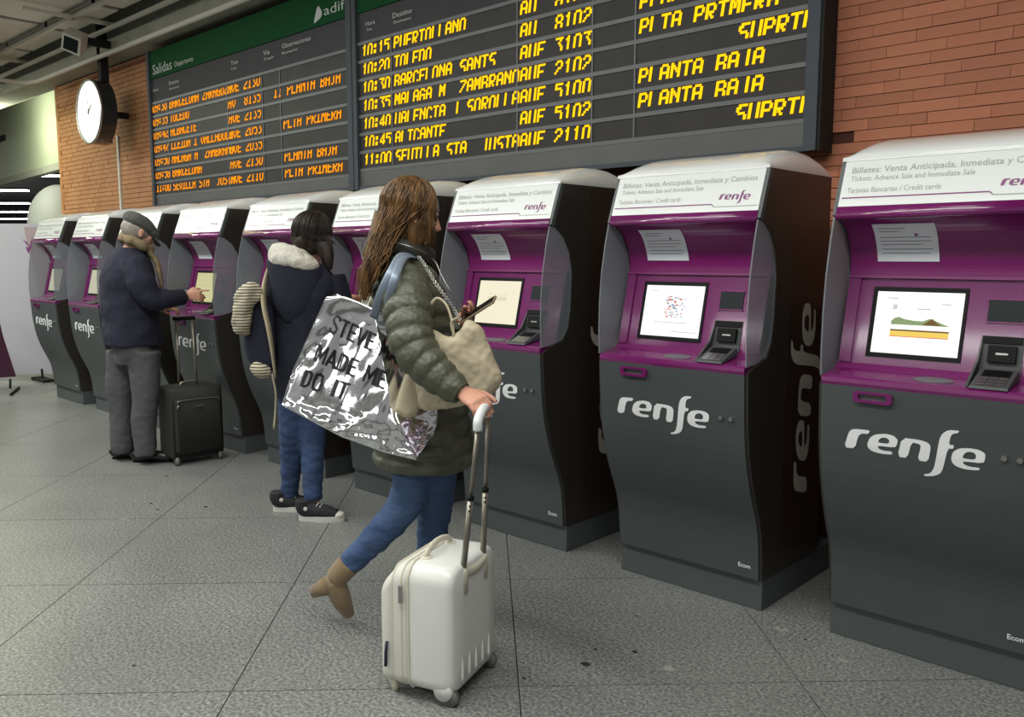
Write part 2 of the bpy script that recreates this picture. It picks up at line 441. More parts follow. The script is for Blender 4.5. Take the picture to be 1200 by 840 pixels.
lp = P(-35, 114, 10.4); luminaire((lp.x, lp.y, lp.z), 1.6, 'small fluorescent ceiling light at the left edge under the ceiling', emat('tube_light_warm', (1.0, 1.0, .72), 22.0))

# ---------------------------------------------------------------- far background at the left: bulkhead, dark soffit, strip lights, column
def vert_panel(p1, p2, z0, z1, th):
    p1, p2 = Vector(p1), Vector(p2); d = (p2 - p1).normalized(); n = Vector((-d.y, d.x, 0)) * th
    return [Vector((p.x, p.y, z)) + o for z in (z0, z1) for (p, o) in ((p1, Vector()), (p2, Vector()), (p2, n), (p1, n))]
b1, b2 = Vector((-12.95, 4.62, 0)), Vector((-20.5, 5.25, 0))
bk = MB().hexa(vert_panel(b1 + Vector((1.9, -.16, 0)), b2, 2.75, 3.95, -.3)).build('wall_bulkhead', M['bulkhead']); tag(bk, kind='structure')
MB().hexa(vert_panel(b1 + Vector((1.9, -.16, 0)) + Vector((0, -.03, 0)), b2 + Vector((0, -.03, 0)), 2.68, 2.78, -.1)).build('bulkhead_trim', M['beam'], bk)
area('bulkhead_spot', (-13.6, 3.7, 3.2), .6, .3, 26, (0.96, 1.0, 0.80), (radians(115), 0, 0))
tag(MB().box((-44, 4.9, 3.40), (-11.4, 30, 3.5)).build('ceiling_far', M['dark']), kind='structure')
tag(MB().hexa([P(-300, 480, 34) * 1.0 + Vector((0, 0, 0))] * 0 + vert_panel(P(-500, 300, 32), P(400, 300, 32), 0, 3.38, .2)).build('wall_far', M['dark']), kind='structure')
def strip(py, d, x0, x1, lab):
    a_, b_ = P(x0, py, d), P(x1, py, d); t = thing('strip_light', (a_ + b_) / 2, lab, 'ceiling light', 'strip lights in the far hall')
    h = Vector((0, 0, .035)); f_ = FH * .06
    MB().hexa([a_ - f_, b_ - f_, b_ + f_, a_ + f_, a_ - f_ + h, b_ - f_ + h, b_ + f_ + h, a_ + f_ + h]).build('tube', M['tubelight'], t)
    MB().tube([(a_ + b_) / 2 + h * 2, Vector((((a_ + b_) / 2).x, ((a_ + b_) / 2).y, 3.41))], .02, 6).build('hanger', M['dark'], t)
    MB().hexa([p + h for p in (a_ - f_, b_ - f_, b_ + f_, a_ + f_)] + [p + h * 2.5 for p in (a_ - f_, b_ - f_, b_ + f_, a_ + f_)]).build('housing', M['dark'], t)
strip(224, 22, -90, 33, 'highest and brightest strip light in the dark far hall')
strip(239, 24, -90, 34, 'second strip light down in the dark far hall')
strip(249, 26, -90, 34, 'third strip light down in the dark far hall')
strip(257, 28, -90, 34, 'lowest strip light in the dark far hall')
strip(207, 18, 36, 72, 'short strip light just right of the far hall ceiling edge')
cc = P(74, 300, 13.2); cc.z = 0
kb = MB(); rows = []
for i in range(14):
    z = [0, .5, 1, 1.5, 1.9, 2.05, 2.18, 2.28, 2.36, 2.42, 2.47, 2.50, 2.52, 2.53][i]; k = 1 if i < 5 else sqrt(max(0.001, 1 - ((z - 1.9) / .635) ** 2))
    rows.append([cc + Vector((.46 * k * cos(2 * pi * j / 28), .46 * k * sin(2 * pi * j / 28), z)) for j in range(28)])
kb.rings(rows); tag(kb.build('kiosk_pod', M['plaster'], origin=cc), 'white domed pod standing behind the end of the brick wall', 'pod')

# display wall (white banner) and maroon board at the far left
g0, g1 = P(-70, 443, 9.9), P(68, 443, 9.9)
bt = thing('display_banner', (g0.lerp(g1, .5).x, g0.lerp(g1, .5).y, 0), 'white freestanding display banner with small pink bird emblem behind farthest ticket machine', 'banner')
def bp_(u, v, off=0): return P(u, v, 9.9 - off)
prof = [(-70, 438), (-70, 262), (44, 262)] + [(44 + 16 * sin(t), 278 - 16 * cos(t)) for t in [pi / 8 * k for k in range(1, 5)]] + [(60, 340), (66, 438)]
mb = MB(); n = len(prof)
mb.add([bp_(u, v) for u, v in prof] + [bp_(u, v, -.05) for u, v in prof], [list(range(n)), [n + k for k in range(n)][::-1]] + [(k, (k + 1) % n, n + (k + 1) % n, n + k) for k in range(n)])
mb.build('panel', M['banner'], bt)
mb = MB(); pp = [(28, 266), (44, 266), (53, 271), (56, 282), (58, 345), (50, 360), (46, 345), (40, 318), (33, 292)]
mb.add([bp_(u, v, .004) for u, v in pp], [list(range(len(pp)))]); mb.build('printed_swoosh', M['bannerpink'], bt)
mb = MB()
for poly in ([(26, 280), (32, 284), (34, 290), (38, 277), (37, 290), (33, 297), (30, 289)],):
    mb.add([bp_(u, v, .008) for u, v in poly], [[0, 1, 2], [2, 3, 4], [2, 4, 5, 6]])
mb.build('bird_emblem', M['purpleprint'], bt)
for u in (-30, 50):
    f0 = P(u, 447, 9.9); f0.z = 0
    MB().box(tuple(f0 + Vector((-.2, -.06, 0))), tuple(f0 + Vector((.2, .06, .03)))).box(tuple(f0 + Vector((-.01, -.01, .03))), tuple(f0 + Vector((.01, .01, .14)))).build('foot', M['dark'], bt)
mg0 = P(-10, 450, 8.9); mg0.z = 0
mt_ = thing('maroon_board', mg0, 'dark maroon leaning information board at the left edge of the floor', 'board')
mb = MB(); pr = [(-60, 447), (-60, 350), (-4, 362), (4, 395), (19, 441)]; n = len(pr)
mb.add([P(u, v, 8.9) for u, v in pr] + [P(u, v, 8.96) for u, v in pr], [list(range(n)), [n + k for k in range(n)][::-1]] + [(k, (k + 1) % n, n + (k + 1) % n, n + k) for k in range(n)])
mb.build('panel', M['maroon'], mt_)
mb = MB()
for u in (-40, 12):
    mb.tube([P(u, 444, 8.93), P(u, 455, 8.93)], .012, 6); e_ = P(u, 459, 8.8); e2_ = P(u + 10, 449, 9.3); e_.z = e2_.z = .015; mb.tube([e_, e2_], .012, 6)
mb.build('stand', M['dark'], mt_)

# ================================================================== DEPARTURE BOARDS
FONT = {
'A': '01110 10001 10001 11111 10001 10001 10001', 'B': '11110 10001 10001 11110 10001 10001 11110', 'C': '01110 10001 10000 10000 10000 10001 01110',
'D': '11110 10001 10001 10001 10001 10001 11110', 'E': '11111 10000 10000 11110 10000 10000 11111', 'G': '01110 10001 10000 10111 10001 10001 01111',
'I': '11111 00100 00100 00100 00100 00100 11111', 'J': '00010 00010 00010 00010 00010 00010 01100', 'L': '10000 10000 10000 10000 10000 10000 11111',
'M': '10001 11011 10101 10101 10001 10001 10001', 'N': '10001 11001 10101 10011 10001 10001 10001', 'O': '01110 10001 10001 10001 10001 10001 01110',
'P': '11110 10001 10001 11110 10000 10000 10000', 'R': '11110 10001 10001 11110 10100 10010 10001', 'S': '01111 11000 10000 01110 00001 00001 11110',
'T': '11111 00100 00100 00100 00100 00100 00100', 'U': '10001 10001 10001 10001 10001 10001 01110', 'V': '10001 10001 10001 10001 10001 01010 00100',
'Z': '11111 00001 00010 00100 01000 10000 11111', '0': '01110 10001 10001 10001 10001 10001 01110', '1': '00100 01100 00100 00100 00100 00100 01110',
'2': '01110 10001 00001 00110 01000 10000 11111', '3': '11111 00010 00100 00010 00001 00001 01110', '4': '00010 00110 01010 10010 11111 00010 00010',
'5': '11111 10000 11110 00001 00001 00001 01110', '7': '11111 00001 00010 00100 01000 01000 01000', '8': '01110 10001 10001 01110 10001 10001 01110',
'9': '01110 10001 10001 01111 00001 00010 01100', ':': '00000 01100 01100 00000 01100 01100 00000', '.': '00000 00000 00000 00000 00000 01100 01100', ' ': '00000 ' * 7, '|': '10000 ' * 7}
LEDC = {}
def led(par, s, x, z, pitch, y, mt, r0=0, r1=6, dh=.0123, dw=.0104, shear=.15):
    for ch in s:
        if ch != ' ':
            if (ch, r0, r1) not in LEDC:
                mb = MB(); led_char(mb, ch, r0, r1, dh, dw, shear); me = mb.me('led_character'); me.materials.append(mt); LEDC[(ch, r0, r1)] = me
            o = bpy.data.objects.new('led_character', LEDC[(ch, r0, r1)]); COL.objects.link(o); o.parent = par
            o.location = Vector((x, y, z)) - Vector(par['_o'])
        x += pitch
def led_char(mb, s, r0, r1, dh, dw, shear, x=0.0, z=0.0, y=0.0):
    for ch in s:
        rows = FONT[ch].split()
        for r in range(r0, r1):
            zz = z + (6 - r - (7 - r1)) * dh; b = rows[r]; c = 0
            while c < 5:
                if b[c] == '1':
                    e = c
                    while e < 5 and b[e] == '1': e += 1
                    xa, xb = x + c * dw, x + e * dw + .0062
                    k = shear * (zz - z); k2 = shear * (zz + dh - z)
                    mb.add([(xa + k, y, zz), (xb + k, y, zz), (xb + k2, y, zz + dh), (xa + k2, y, zz + dh)], [(0, 1, 2, 3)])
                    c = e
                else: c += 1
BY = 3.85
def board(x0, x1, divs, z0row, pitch, rows, label, lm, r0, r1, header):
    t = thing('departure_board', ((x0 + x1) / 2, BY + .05, 1.95), label, 'departure board', 'departure boards on the brick wall')
    MB().box((x0, BY + .012, 1.95), (x1, BY + .11, 3.42)).build('casing', M['boardhead'], t)
    MB().box((x0, BY - .02, 1.93), (x0 + .045, BY + .012, 3.43)).build('side_frame', M['frame'], t)
    MB().box((x1 - .06, BY - .02, 1.93), (x1, BY + .012, 3.43)).build('side_frame', M['frame'], t)
    MB().box((x0, BY - .012, 1.93), (x1, BY + .012, 1.955)).build('bottom_frame', M['frame'], t)
    MB().box((x0 + .045, BY, 3.165), (x1 - .06, BY + .012, 3.42)).build('green_band', M['green'], t)
    zb0 = z0row - .043 - .012
    MB().box((x0 + .045, BY, 1.955), (x1 - .06, BY + .012, zb0)).build('foot_panel', M['boardfoot'], t)
    zb = z0row - .043 - .011
    for i in range(8):
        MB().box((x0 + .045, BY - .002, zb + i * pitch + .0), (x1 - .06, BY + .012, zb + i * pitch + .022)).build('row_rail', M['rail'], t)
    edges = [x0 + .045] + divs + [x1 - .06]
    for x in divs: MB().box((x - .005, BY - .0012, zb + .02), (x + .005, BY + .012, zb + 7 * pitch)).build('column_divider', M['rail'], t)
    for r in range(7):
        for c in range(len(edges) - 1):
            MB().box((edges[c] + .006, BY + .004, zb + r * pitch + .022), (edges[c + 1] - .006, BY + .013, zb + (r + 1) * pitch)).build('display_cell', M['cell'], t)
    for r in range(7):
        z = z0row + (6 - r) * pitch
        for (s, x, p) in rows[r]: led(t, s, x, z - .005, p, BY + .0005, lm, r0, r1)
    f = lambda a, b: (a, BY - .001, b)
    for (s, x, z, h, wd) in header:
        mb = MB(); put_text(mb, s, f, x, z, h, wd, 0); mb.build('header_text', M['boardtext'], t)
    return t, MB()
hd = [('Hora', -5.02, 3.06, .03, .105), ('Time', -5.01, 3.025, .018, .06), ('Destino', -4.72, 3.06, .034, .20), ('Destination', -4.71, 3.022, .018, .18),
      ('Tren', -3.5, 3.06, .034, .12), ('Train', -3.5, 3.022, .018, .08), ('Observaciones', -2.67, 3.06, .034, .38), ('Remarks', -2.67, 3.022, .018, .12)]
T0, D0, N0, O0 = -5.075, -4.72, -3.545, -2.694
def rr_(t, d, n, o, ox=None): return [(t, T0, .0625), (d, D0, .0652), (n, N0, .0675), (o, ox if ox else O0, .0655)]
rowsR = [rr_('10:15', 'PUERTOLLANO', 'AV  8102', ''), rr_('10:20', 'TOLEDO', 'AV  8102', 'PLANTA BAJA'), rr_('10:30', 'BARCELONA SANTS', 'AVE 3103', 'PLTA PRIMERA'),
         rr_('10:35', 'MALAGA M  ZAMBRANO', 'AVE 2102', 'SUPRI|', -2.12), rr_('10:40', 'VALENCIA J SOROLLA', 'AVE 5100', 'PLANTA BAJA'),
         rr_('10:45', 'ALICANTE', 'AVE 5102', 'PLANTA BAJA'), rr_('11:00', 'SEVILLA STA  JUSTA', 'AVE 2110', 'SUPRI|', -2.12)]
# the photographed lettering shows V as U
for r in rowsR:
    r[2] = (r[2][0].replace('V', 'U'), r[2][1], r[2][2])
    r[1] = (r[1][0].replace('V', 'U'), r[1][1], r[1][2])
bR, mbR = board(-5.165, -1.70, [-4.745, -3.565, -3.0, -2.715], 2.112, .1262, rowsR,
                'large departure board nearest the camera with bright yellow train times', M['amber'], 0, 6, hd)
MB().box((-1.70, BY - .01, 1.93), (-1.685, BY + .13, 3.43)).build('side_panel', M['dark'], bR)
T0, D0, N0, O0 = -8.44, -8.08, -6.98, -6.12
rowsL = [rr_('09:30', 'BARCELONA ZARAGOZA', 'AVE 2130', ''), rr_('09:35', 'TOLEDO', 'AV  8135', '11 PLANTA BAJA', -6.25), rr_('09:42', 'ALBACETE', 'AVE 2135', ''),
         rr_('09:47', 'LLEIDA I VALLADOLI', 'AVE 2053', 'PLTA PRIMERA'), rr_('09:50', 'MALAGA M  ZAMBRANO', 'AVE 2035', ''),
         rr_('09:58', 'BARCELONA', 'AVE 2130', 'PLANTA BAJA'), rr_('11:00', 'SEVILLA STA  JUSTA', 'AVE 2110', 'PLTA PRIMERA')]
hl = [('Salidas', -8.39, 3.20, .09, .40), ('Departures', -7.93, 3.21, .045, .36), ('Hora', -8.40, 3.04, .03, .11), ('Destino', -8.06, 3.06, .034, .20), ('Destination', -8.06, 3.015, .02, .2),
      ('Tren', -6.9, 3.07, .036, .12), ('Train', -6.9, 3.03, .02, .09), ('Vía', -6.38, 3.07, .036, .10), ('Track', -6.38, 3.03, .02, .16), ('Observaciones', -6.1, 3.08, .036, .40), ('Remarks', -6.1, 3.035, .02, .22), ('adif', -5.52, 3.225, .07, .26)]
bL, mbL = board(-8.49, -5.175, [-8.12, -6.99, -6.42, -6.15], 2.085, .1275, rowsL,
                'departure board farther along the wall with dim orange text and green headed band', M['amber2'], 2, 7, hl)
vs, fs = fill2d([rounded([(-5.66, 3.19), (-5.60, 3.32), (-5.55, 3.27), (-5.545, 3.235), (-5.57, 3.215), (-5.62, 3.20)], 1)])
mbL.add([(a_, BY - .001, b_) for a_, b_ in vs], fs)
mbL.build('bird_logo', M['boardtext'], bL)

# ---------------------------------------------------------------- clock
CX, CY, CZ2 = -9.336, 3.60, 2.928
ck = thing('station_clock', (CX, CY + .07, CZ2), 'round double-sided station clock with glowing white face on a dark pole', 'clock')
A_, B_, N_ = Vector((1, 0, 0)), UP, Vector((0, 1, 0))
MB().drum((CX, CY, CZ2), .325, A_, B_, N_, .15, 48).build('casing', M['clockrim'], ck)
mb = MB(); rows = []
for k in range(49):
    t = 2 * pi * k / 48; c = Vector((CX + .315 * cos(t), CY - .004, CZ2 + .315 * sin(t)))
    rows.append([c + (A_ * cos(t) + B_ * sin(t)) * (.014 * cos(u)) + N_ * (.014 * sin(u)) for u in [2 * pi * j / 8 for j in range(8)]])
mb.grid(rows, closed=True); mb.build('rim', M['steel'], ck)
fc = MB().disc((CX, CY - .006, CZ2), .303, A_, B_, 48).build('face', M['clockface'], ck)
mb = MB()
for ang, L, wd in ((radians(-5), .17, .012), (radians(55), .11, .018)):
    d = A_ * sin(ang) + B_ * cos(ang); s_ = A_ * cos(ang) - B_ * sin(ang); c = Vector((CX, CY - .012, CZ2))
    mb.add([c - s_ * wd - d * .03, c + s_ * wd - d * .03, c + s_ * wd * .6 + d * L, c - s_ * wd * .6 + d * L], [(0, 1, 2, 3)])
mb.build('hand', mat('clock_hand', (.55, .55, .55), .5), fc)
mb = MB()
for k in range(12):
    t = 2 * pi * k / 12; d = A_ * sin(t) + B_ * cos(t); s_ = A_ * cos(t) - B_ * sin(t); c = Vector((CX, CY - .010, CZ2)) + d * .25
    mb.add([c - s_ * .006, c + s_ * .006, c + s_ * .006 + d * .035, c - s_ * .006 + d * .035], [(0, 1, 2, 3)])
mb.build('hour_mark', mat('clock_mark', (.8, .8, .8), .5), fc)
MB().box((CX - .04, CY + .12, CZ2 - .30), (CX + .04, CY + .2, CZ + .05)).build('pole', M['dark'], ck)
MB().box((CX - .03, CY + .2, CZ2 - .03), (CX + .03, WY - .012, CZ2 + .03)).build('wall_bracket', M['dark'], ck)
# ---------------------------------------------------------------- ceiling loudspeaker
sp_ = P(83, 52, 8.5); st = thing('ceiling_speaker', sp_, 'square grey loudspeaker hanging under the ceiling left of the clock', 'loudspeaker')
nrm = (Vector((0, 0, CAM_H)) - sp_); nrm = (nrm.normalized() + Vector((0, 0, -.35)) - RT * .5).normalized(); ax1 = nrm.cross(UP).normalized(); ax2 = ax1.cross(nrm).normalized()
ca, sa = cos(.45), sin(.45); ax1, ax2 = ax1 * ca + ax2 * sa, ax2 * ca - ax1 * sa
def obox(c, a1, a2, a3, h1, h2, h3): return [c + a1 * (sx * h1) + a2 * (sy * h2) + a3 * (sz * h3) for sz in (-1, 1) for (sx, sy) in ((-1, -1), (1, -1), (1, 1), (-1, 1))]
MB().hexa(obox(sp_ - nrm * .08, ax1, ax2, nrm, .09, .09, .08)).build('cabinet', M['conduit'], st, bevel=.008)
MB().hexa(obox(sp_ + nrm * .003, ax1, ax2, nrm, .066, .066, .004)).build('grille', M['window'], st)
MB().box((sp_.x - .15, sp_.y + .05, sp_.z + .05), (sp_.x - .1, sp_.y + .45, sp_.z + .12)).build('bracket', M['dark'], st)

# ================================================================== TICKET MACHINES
LOGO = {
'r': [[(0.098, 0.7782), (0.136, 0.7795), (0.1479, 0.827), (0.1588, 0.8375), (0.1816, 0.8387), (0.188, 0.8528), (0.1415, 0.8511), (0.1244, 0.8477), (0.1135, 0.8351)]],
'e1': [[(0.1789, 0.8025), (0.1868, 0.8267), (0.205, 0.8408), (0.2379, 0.8481), (0.2666, 0.8459), (0.2808, 0.8324), (0.2779, 0.8147), (0.2717, 0.8043), (0.2141, 0.802), (0.2168, 0.7932), (0.2293, 0.7878), (0.2639, 0.7887), (0.2617, 0.7773), (0.223, 0.7751), (0.1937, 0.7797), (0.1808, 0.7908)],
       [(0.2155, 0.8133), (0.251, 0.8142), (0.2532, 0.8277), (0.2423, 0.8347), (0.2284, 0.833), (0.2178, 0.8248)]],
'n': [[(0.2805, 0.7735), (0.2935, 0.8428), (0.3509, 0.8435), (0.3785, 0.8373), (0.3866, 0.8234), (0.3786, 0.7714), (0.3447, 0.7717), (0.3553, 0.8229), (0.348, 0.8295), (0.325, 0.8308), (0.3128, 0.7743)]],
'f': [[(0.4711, 0.8917), (0.4387, 0.8901), (0.42, 0.8759), (0.4113, 0.8548), (0.3998, 0.7655), (0.3911, 0.7405), (0.3812, 0.7309), (0.3656, 0.7266), (0.3674, 0.72), (0.397, 0.7257), (0.416, 0.7372), (0.4248, 0.7554), (0.4381, 0.8278), (0.4541, 0.8284), (0.4567, 0.8415), (0.4408, 0.8409), (0.4446, 0.8687), (0.4519, 0.8796), (0.4669, 0.8833)]],
'e2': [[(0.4489, 0.7977), (0.4536, 0.8184), (0.4706, 0.8332), (0.5003, 0.8389), (0.5299, 0.8379), (0.5486, 0.8284), (0.5491, 0.8108), (0.5437, 0.7949), (0.483, 0.7921), (0.487, 0.7827), (0.5021, 0.7774), (0.5354, 0.7787), (0.532, 0.7689), (0.4913, 0.7659), (0.4648, 0.771), (0.4516, 0.7826)],
       [(0.4827, 0.8021), (0.5199, 0.803), (0.5232, 0.8166), (0.5155, 0.8262), (0.5007, 0.827), (0.4897, 0.8209), (0.4847, 0.8117)]]}
LOGO2 = [fill2d([rounded(p, 1) for p in LOGO[k]]) for k in LOGO]
def put_logo(mb, f, mi=0):
    for vs, fs in LOGO2: mb.add([f(a_, b_) for a_, b_ in vs], fs, mi)
MW = 0.712
FRONT = [(3.132, .135), (3.128, .2), (3.118, .3), (3.098, .38), (3.06, .466), (3.022, .56), (2.988, .68), (2.970, .80), (2.961, .92), (2.957, 1.0)]
WBACK = [(2.99, 1.02), (3.10, 1.05), (3.14, 1.11), (3.158, 1.2), (3.165, 1.37), (3.145, 1.47), (3.10, 1.54), (3.04, 1.585)]
SIDE = FRONT + WBACK + [(3.012, 1.592), (3.085, 1.787), (3.645, 1.787), (3.66, .135)]
def fy(z):
    for (y0, z0), (y1, z1) in zip(FRONT, FRONT[1:]):
        if z0 <= z <= z1: return y0 + (y1 - y0) * (z - z0) / (z1 - z0)
    return FRONT[-1][0]
def slope(y0, z0, y1, z1):
    """map (x, z) to a point on the sloping plane, offset toward the front by o"""
    d = Vector((0, y1 - y0, z1 - z0)).normalized(); n = Vector((0, -d.z, d.y))
    return lambda x, z, o=0.0: Vector((x, y0 + (y1 - y0) * (z - z0) / (z1 - z0), z)) + n * o
SGN = slope(3.012, 1.592, 3.085, 1.787); PAN = slope(3.084, 1.066, 3.157, 1.375)
def slab_on(mb, F, x0, x1, z0, z1, o0, o1, mi=0):
    return mb.hexa([F(x0, z0, o1), F(x1, z0, o1), F(x1, z0, o0), F(x0, z0, o0), F(x0, z1, o1), F(x1, z1, o1), F(x1, z1, o0), F(x0, z1, o0)], mi)
def display_mesh(kind, mats):
    mb = MB(); slab_on(mb, PAN, .127, .413, 1.110, 1.324, .004, .0075, 0)
    F = lambda x, z, o=.008: PAN(x, z, o)
    def q_(x0, x1, z0, z1, mi): mb.add([F(x0, z0), F(x1, z0), F(x1, z1), F(x0, z1)], [(0, 1, 2, 3)], mi)
    if kind == 'mountain':
        top = [(.185, 1.222), (.195, 1.233), (.21, 1.237), (.23, 1.230), (.26, 1.226), (.29, 1.225), (.305, 1.232), (.32, 1.235), (.335, 1.227), (.36, 1.217), (.375, 1.212)]
        mb.add([F(a_, b_) for a_, b_ in top] + [F(.375, 1.21), F(.185, 1.21)], [list(range(len(top) + 2))], 1)
        mb.add([F(.29, 1.212, .009), F(.35, 1.212, .009), F(.318, 1.233, .009)], [(0, 1, 2)], 4)
        q_(.185, .378, 1.1885, 1.194, 4); q_(.185, .378, 1.170, 1.1885, 2); q_(.185, .378, 1.168, 1.171, 5)
        q_(.165, .2, 1.300, 1.303, 3); q_(.185, .2, 1.262, 1.28, 6); q_(.345, .375, 1.283, 1.286, 3); q_(.265, .31, 1.265, 1.268, 3); q_(.29, .4, 1.156, 1.158, 6)
    elif kind == 'map':
        random.seed(3)
        for k in range(70):
            x, z = random.uniform(.23, .325), random.uniform(1.19, 1.275); w_ = random.uniform(.004, .014)
            q_(x, x + w_, z, z + random.uniform(.002, .007), random.choice([6, 6, 3, 5, 5, 7, 3]))
        q_(.19, .35, 1.168, 1.170, 3); q_(.28, .40, 1.130, 1.132, 3); q_(.15, .19, 1.300, 1.303, 6)
    elif kind == 'lines':
        for k in range(5): q_(.15, .39, 1.28 - k * .034, 1.282 - k * .034, 6)
    else:
        q_(.2, .33, 1.255, 1.257, 6); q_(.2, .33, 1.225, 1.245, 8)
    me = mb.me('display')
    for m_ in mats: me.materials.append(m_)
    bmx = bmesh.new(); bmx.from_mesh(me); bmx.to_mesh(me); bmx.free()
    return me
def scr_mats(rgb, st):
    return [emat('screen_light', rgb, st), emat('screen_green', (.55, .62, .45), 1.0), emat('screen_yellow', (.93, .80, .40), 1.0), emat('screen_grey', (.6, .6, .6), 1.0),
            emat('screen_brown', (.45, .35, .22), 1.0), emat('screen_red', (.85, .45, .35), 1.0), emat('screen_pale', (.78, .79, .82), 1.0), emat('screen_blue', (.45, .55, .75), 1.0), emat('screen_beige', (.86, .84, .72), 1.0)]

def make_machine(XL):
    off = Vector((XL, 0, 0))
    root = thing('ticket_machine', (XL + MW / 2, 3.4, 0), 'x', 'ticket machine', 'row of ticket machines')
    root['_o'] = [MW / 2, 3.4, 0]
    B = lambda mb, name, m, par=root, bv=0: mb.build(name, m, par, bevel=bv)
    B(MB().box((.004, 3.147, 0), (MW - .004, 3.85, .133)), 'plinth', M['plinth'], bv=.004)
    B(MB().prism([(y + .012, z) for y, z in SIDE], .014, MW - .014), 'inner_body', M['black'])
    side_prof = [(y + .004, z) for y, z in SIDE]
    for x0, x1, rgt in ((0, .014, 0), (MW - .014, MW, 1)):
        sp = B(MB().prism(side_prof, x0, x1), 'side_panel', M['black'])
        if rgt:
            mb = MB(); put_logo(mb, lambda a_, b_: (MW + .0012, 3.53 - (b_ - .775) * 1.85, .425 + (a_ - .098) * 1.84)); B(mb, 'side_lettering', M['logo_side'], sp)
            B(MB().prism([(3.26, .15), (3.645, .15), (3.635, 1.78), (3.30, 1.78)], MW, MW + .0006), 'rear_strip', mat('dark_brown', (.21, .165, .145), .3), sp)
    # lower front panel follows the bowed profile
    fp = [(y - .006, z) for y, z in FRONT[:]]; dense = []
    ys = spline([(0, y, z) for y, z in fp], 3)
    prof = [(p.y, p.z) for p in ys] + [(p.y + .018, p.z) for p in ys[::-1]]
    fpan = B(MB().prism(prof, .012, MW - .012), 'front_panel', M['grey'])
    mb = MB(); put_logo(mb, lambda a_, b_: (a_, fy(b_) - .0085, b_)); B(mb, 'lettering', M['logo'], fpan)
    mb = MB(); put_text(mb, 'Ecom', lambda a_, b_: (a_, fy(b_) - .0085, b_), .612, .178, .018, .055, 0, bold=.02); B(mb, 'maker_badge', M['logo'], fpan)
    for x in (.603, .647):
        mb = MB().drum((x, fy(.82) - .008, .822), .009, Vector((1, 0, 0)), UP, Vector((0, -1, 0)), .008, 14); B(mb, 'lock', M['steel'], fpan)
    # purple handle slot
    mb = MB(); F = lambda x, z, o: Vector((x, fy(z) - .006 - o, z)); pr = []
    def rrect(x0, x1, z0, z1, r, n=4):
        out = []
        for cx, cz, a0 in ((x1 - r, z1 - r, 0), (x0 + r, z1 - r, pi / 2), (x0 + r, z0 + r, pi), (x1 - r, z0 + r, 1.5 * pi)):
            out += [(cx + r * cos(a0 + pi / 2 * k / n), cz + r * sin(a0 + pi / 2 * k / n)) for k in range(n + 1)]
        return out
    o_ = rrect(.129, .260, .949, .988, .012); i_ = rrect(.146, .243, .959, .979, .008)
    rows = [[F(a_, b_, 0) for a_, b_ in o_], [F(a_, b_, .014) for a_, b_ in o_], [F(a_, b_, .014) for a_, b_ in i_], [F(a_, b_, .002) for a_, b_ in i_]]
    mb.grid(rows, 0, False, True); sl = B(mb, 'slot_surround', M['purple'])
    mb = MB(); mb.add([F(a_, b_, .001) for a_, b_ in i_], [list(range(len(i_)))]); B(mb, 'slot', M['tray'], sl)
    # deck
    dk = [(2.952, 1.0), (2.948, 1.012), (2.951, 1.026), (2.962, 1.032), (3.03, 1.044), (3.065, 1.05), (3.082, 1.068), (3.12, 1.068), (3.12, 1.0)]
    dkk = B(MB().prism(dk, .012, MW - .012), 'deck', M['purple'])
    mb = MB()
    mb.rings([[Vector((.367 + .064 * cos(t), 3.008 + .030 * sin(t), 1.0405 + dz + .0050 * sin(t))) for t in [2 * pi * k / 24 for k in range(24)]] for dz in (-.004, .002)], 0, True, False)
    B(mb, 'ticket_tray', M['tray'], dkk)
    # screen panel with raised side bands
    sc_ = B(slab_on(MB(), PAN, .026, MW - .026, 1.066, 1.372, -.02, 0), 'screen_panel', M['purple'])
    for x0, x1 in ((.018, .060), (MW - .050, MW - .018)): B(slab_on(MB(), PAN, x0, x1, 1.07, 1.374, 0, .008), 'panel_edge', M['purple'], sc_)
    B(slab_on(MB(), PAN, .018, MW - .018, 1.370, 1.380, -.01, .012), 'panel_seam', M['purple_d'], sc_)
    scr = B(slab_on(MB(), PAN, .110, .424, 1.094, 1.341, 0, .005), 'screen', M['bezel'])
    cw = B(slab_on(MB(), PAN, .488, .592, 1.236, 1.306, 0, .004), 'camera_window', M['window'])
    B(slab_on(MB(), PAN, .484, .596, 1.306, 1.311, 0, .006), 'window_rim', M['purple_d'], cw); B(slab_on(MB(), PAN, .484, .596, 1.231, 1.236, 0, .006), 'window_rim', M['purple_d'], cw)
    # card reader
    cr = B(slab_on(MB(), PAN, .480, .604, 1.070, 1.19, -.004, .004), 'card_reader', M['reader'])
    B(MB().hexa([PAN(.472, 1.06, .004), PAN(.482, 1.06, .004), Vector((.482, 2.965, 1.036)), Vector((.472, 2.965, 1.036)), PAN(.480, 1.188, .004), PAN(.486, 1.188, .004), PAN(.484, 1.10, .03), PAN(.478, 1.10, .03)]), 'reader_cheek', M['reader'], cr)
    B(slab_on(MB(), PAN, .484, .600, 1.166, 1.188, .003, .010), 'reader_hood', M['bezel'], cr)
    B(slab_on(MB(), PAN, .506, .588, 1.105, 1.158, .004, .020), 'card_slot', M['bezel'], cr)
    B(slab_on(MB(), PAN, .530, .566, 1.128, 1.134, .020, .022), 'slot_mark', M['steel'], cr)
    B(MB().hexa([(.486, 2.955, 1.034), (.600, 2.955, 1.034), (.606, 3.07, 1.06), (.492, 3.07, 1.06), (.490, 2.958, 1.042), (.598, 2.958, 1.042), (.604, 3.066, 1.088), (.494, 3.066, 1.088)]), 'keypad_base', M['reader'], cr)
    kp = MB()
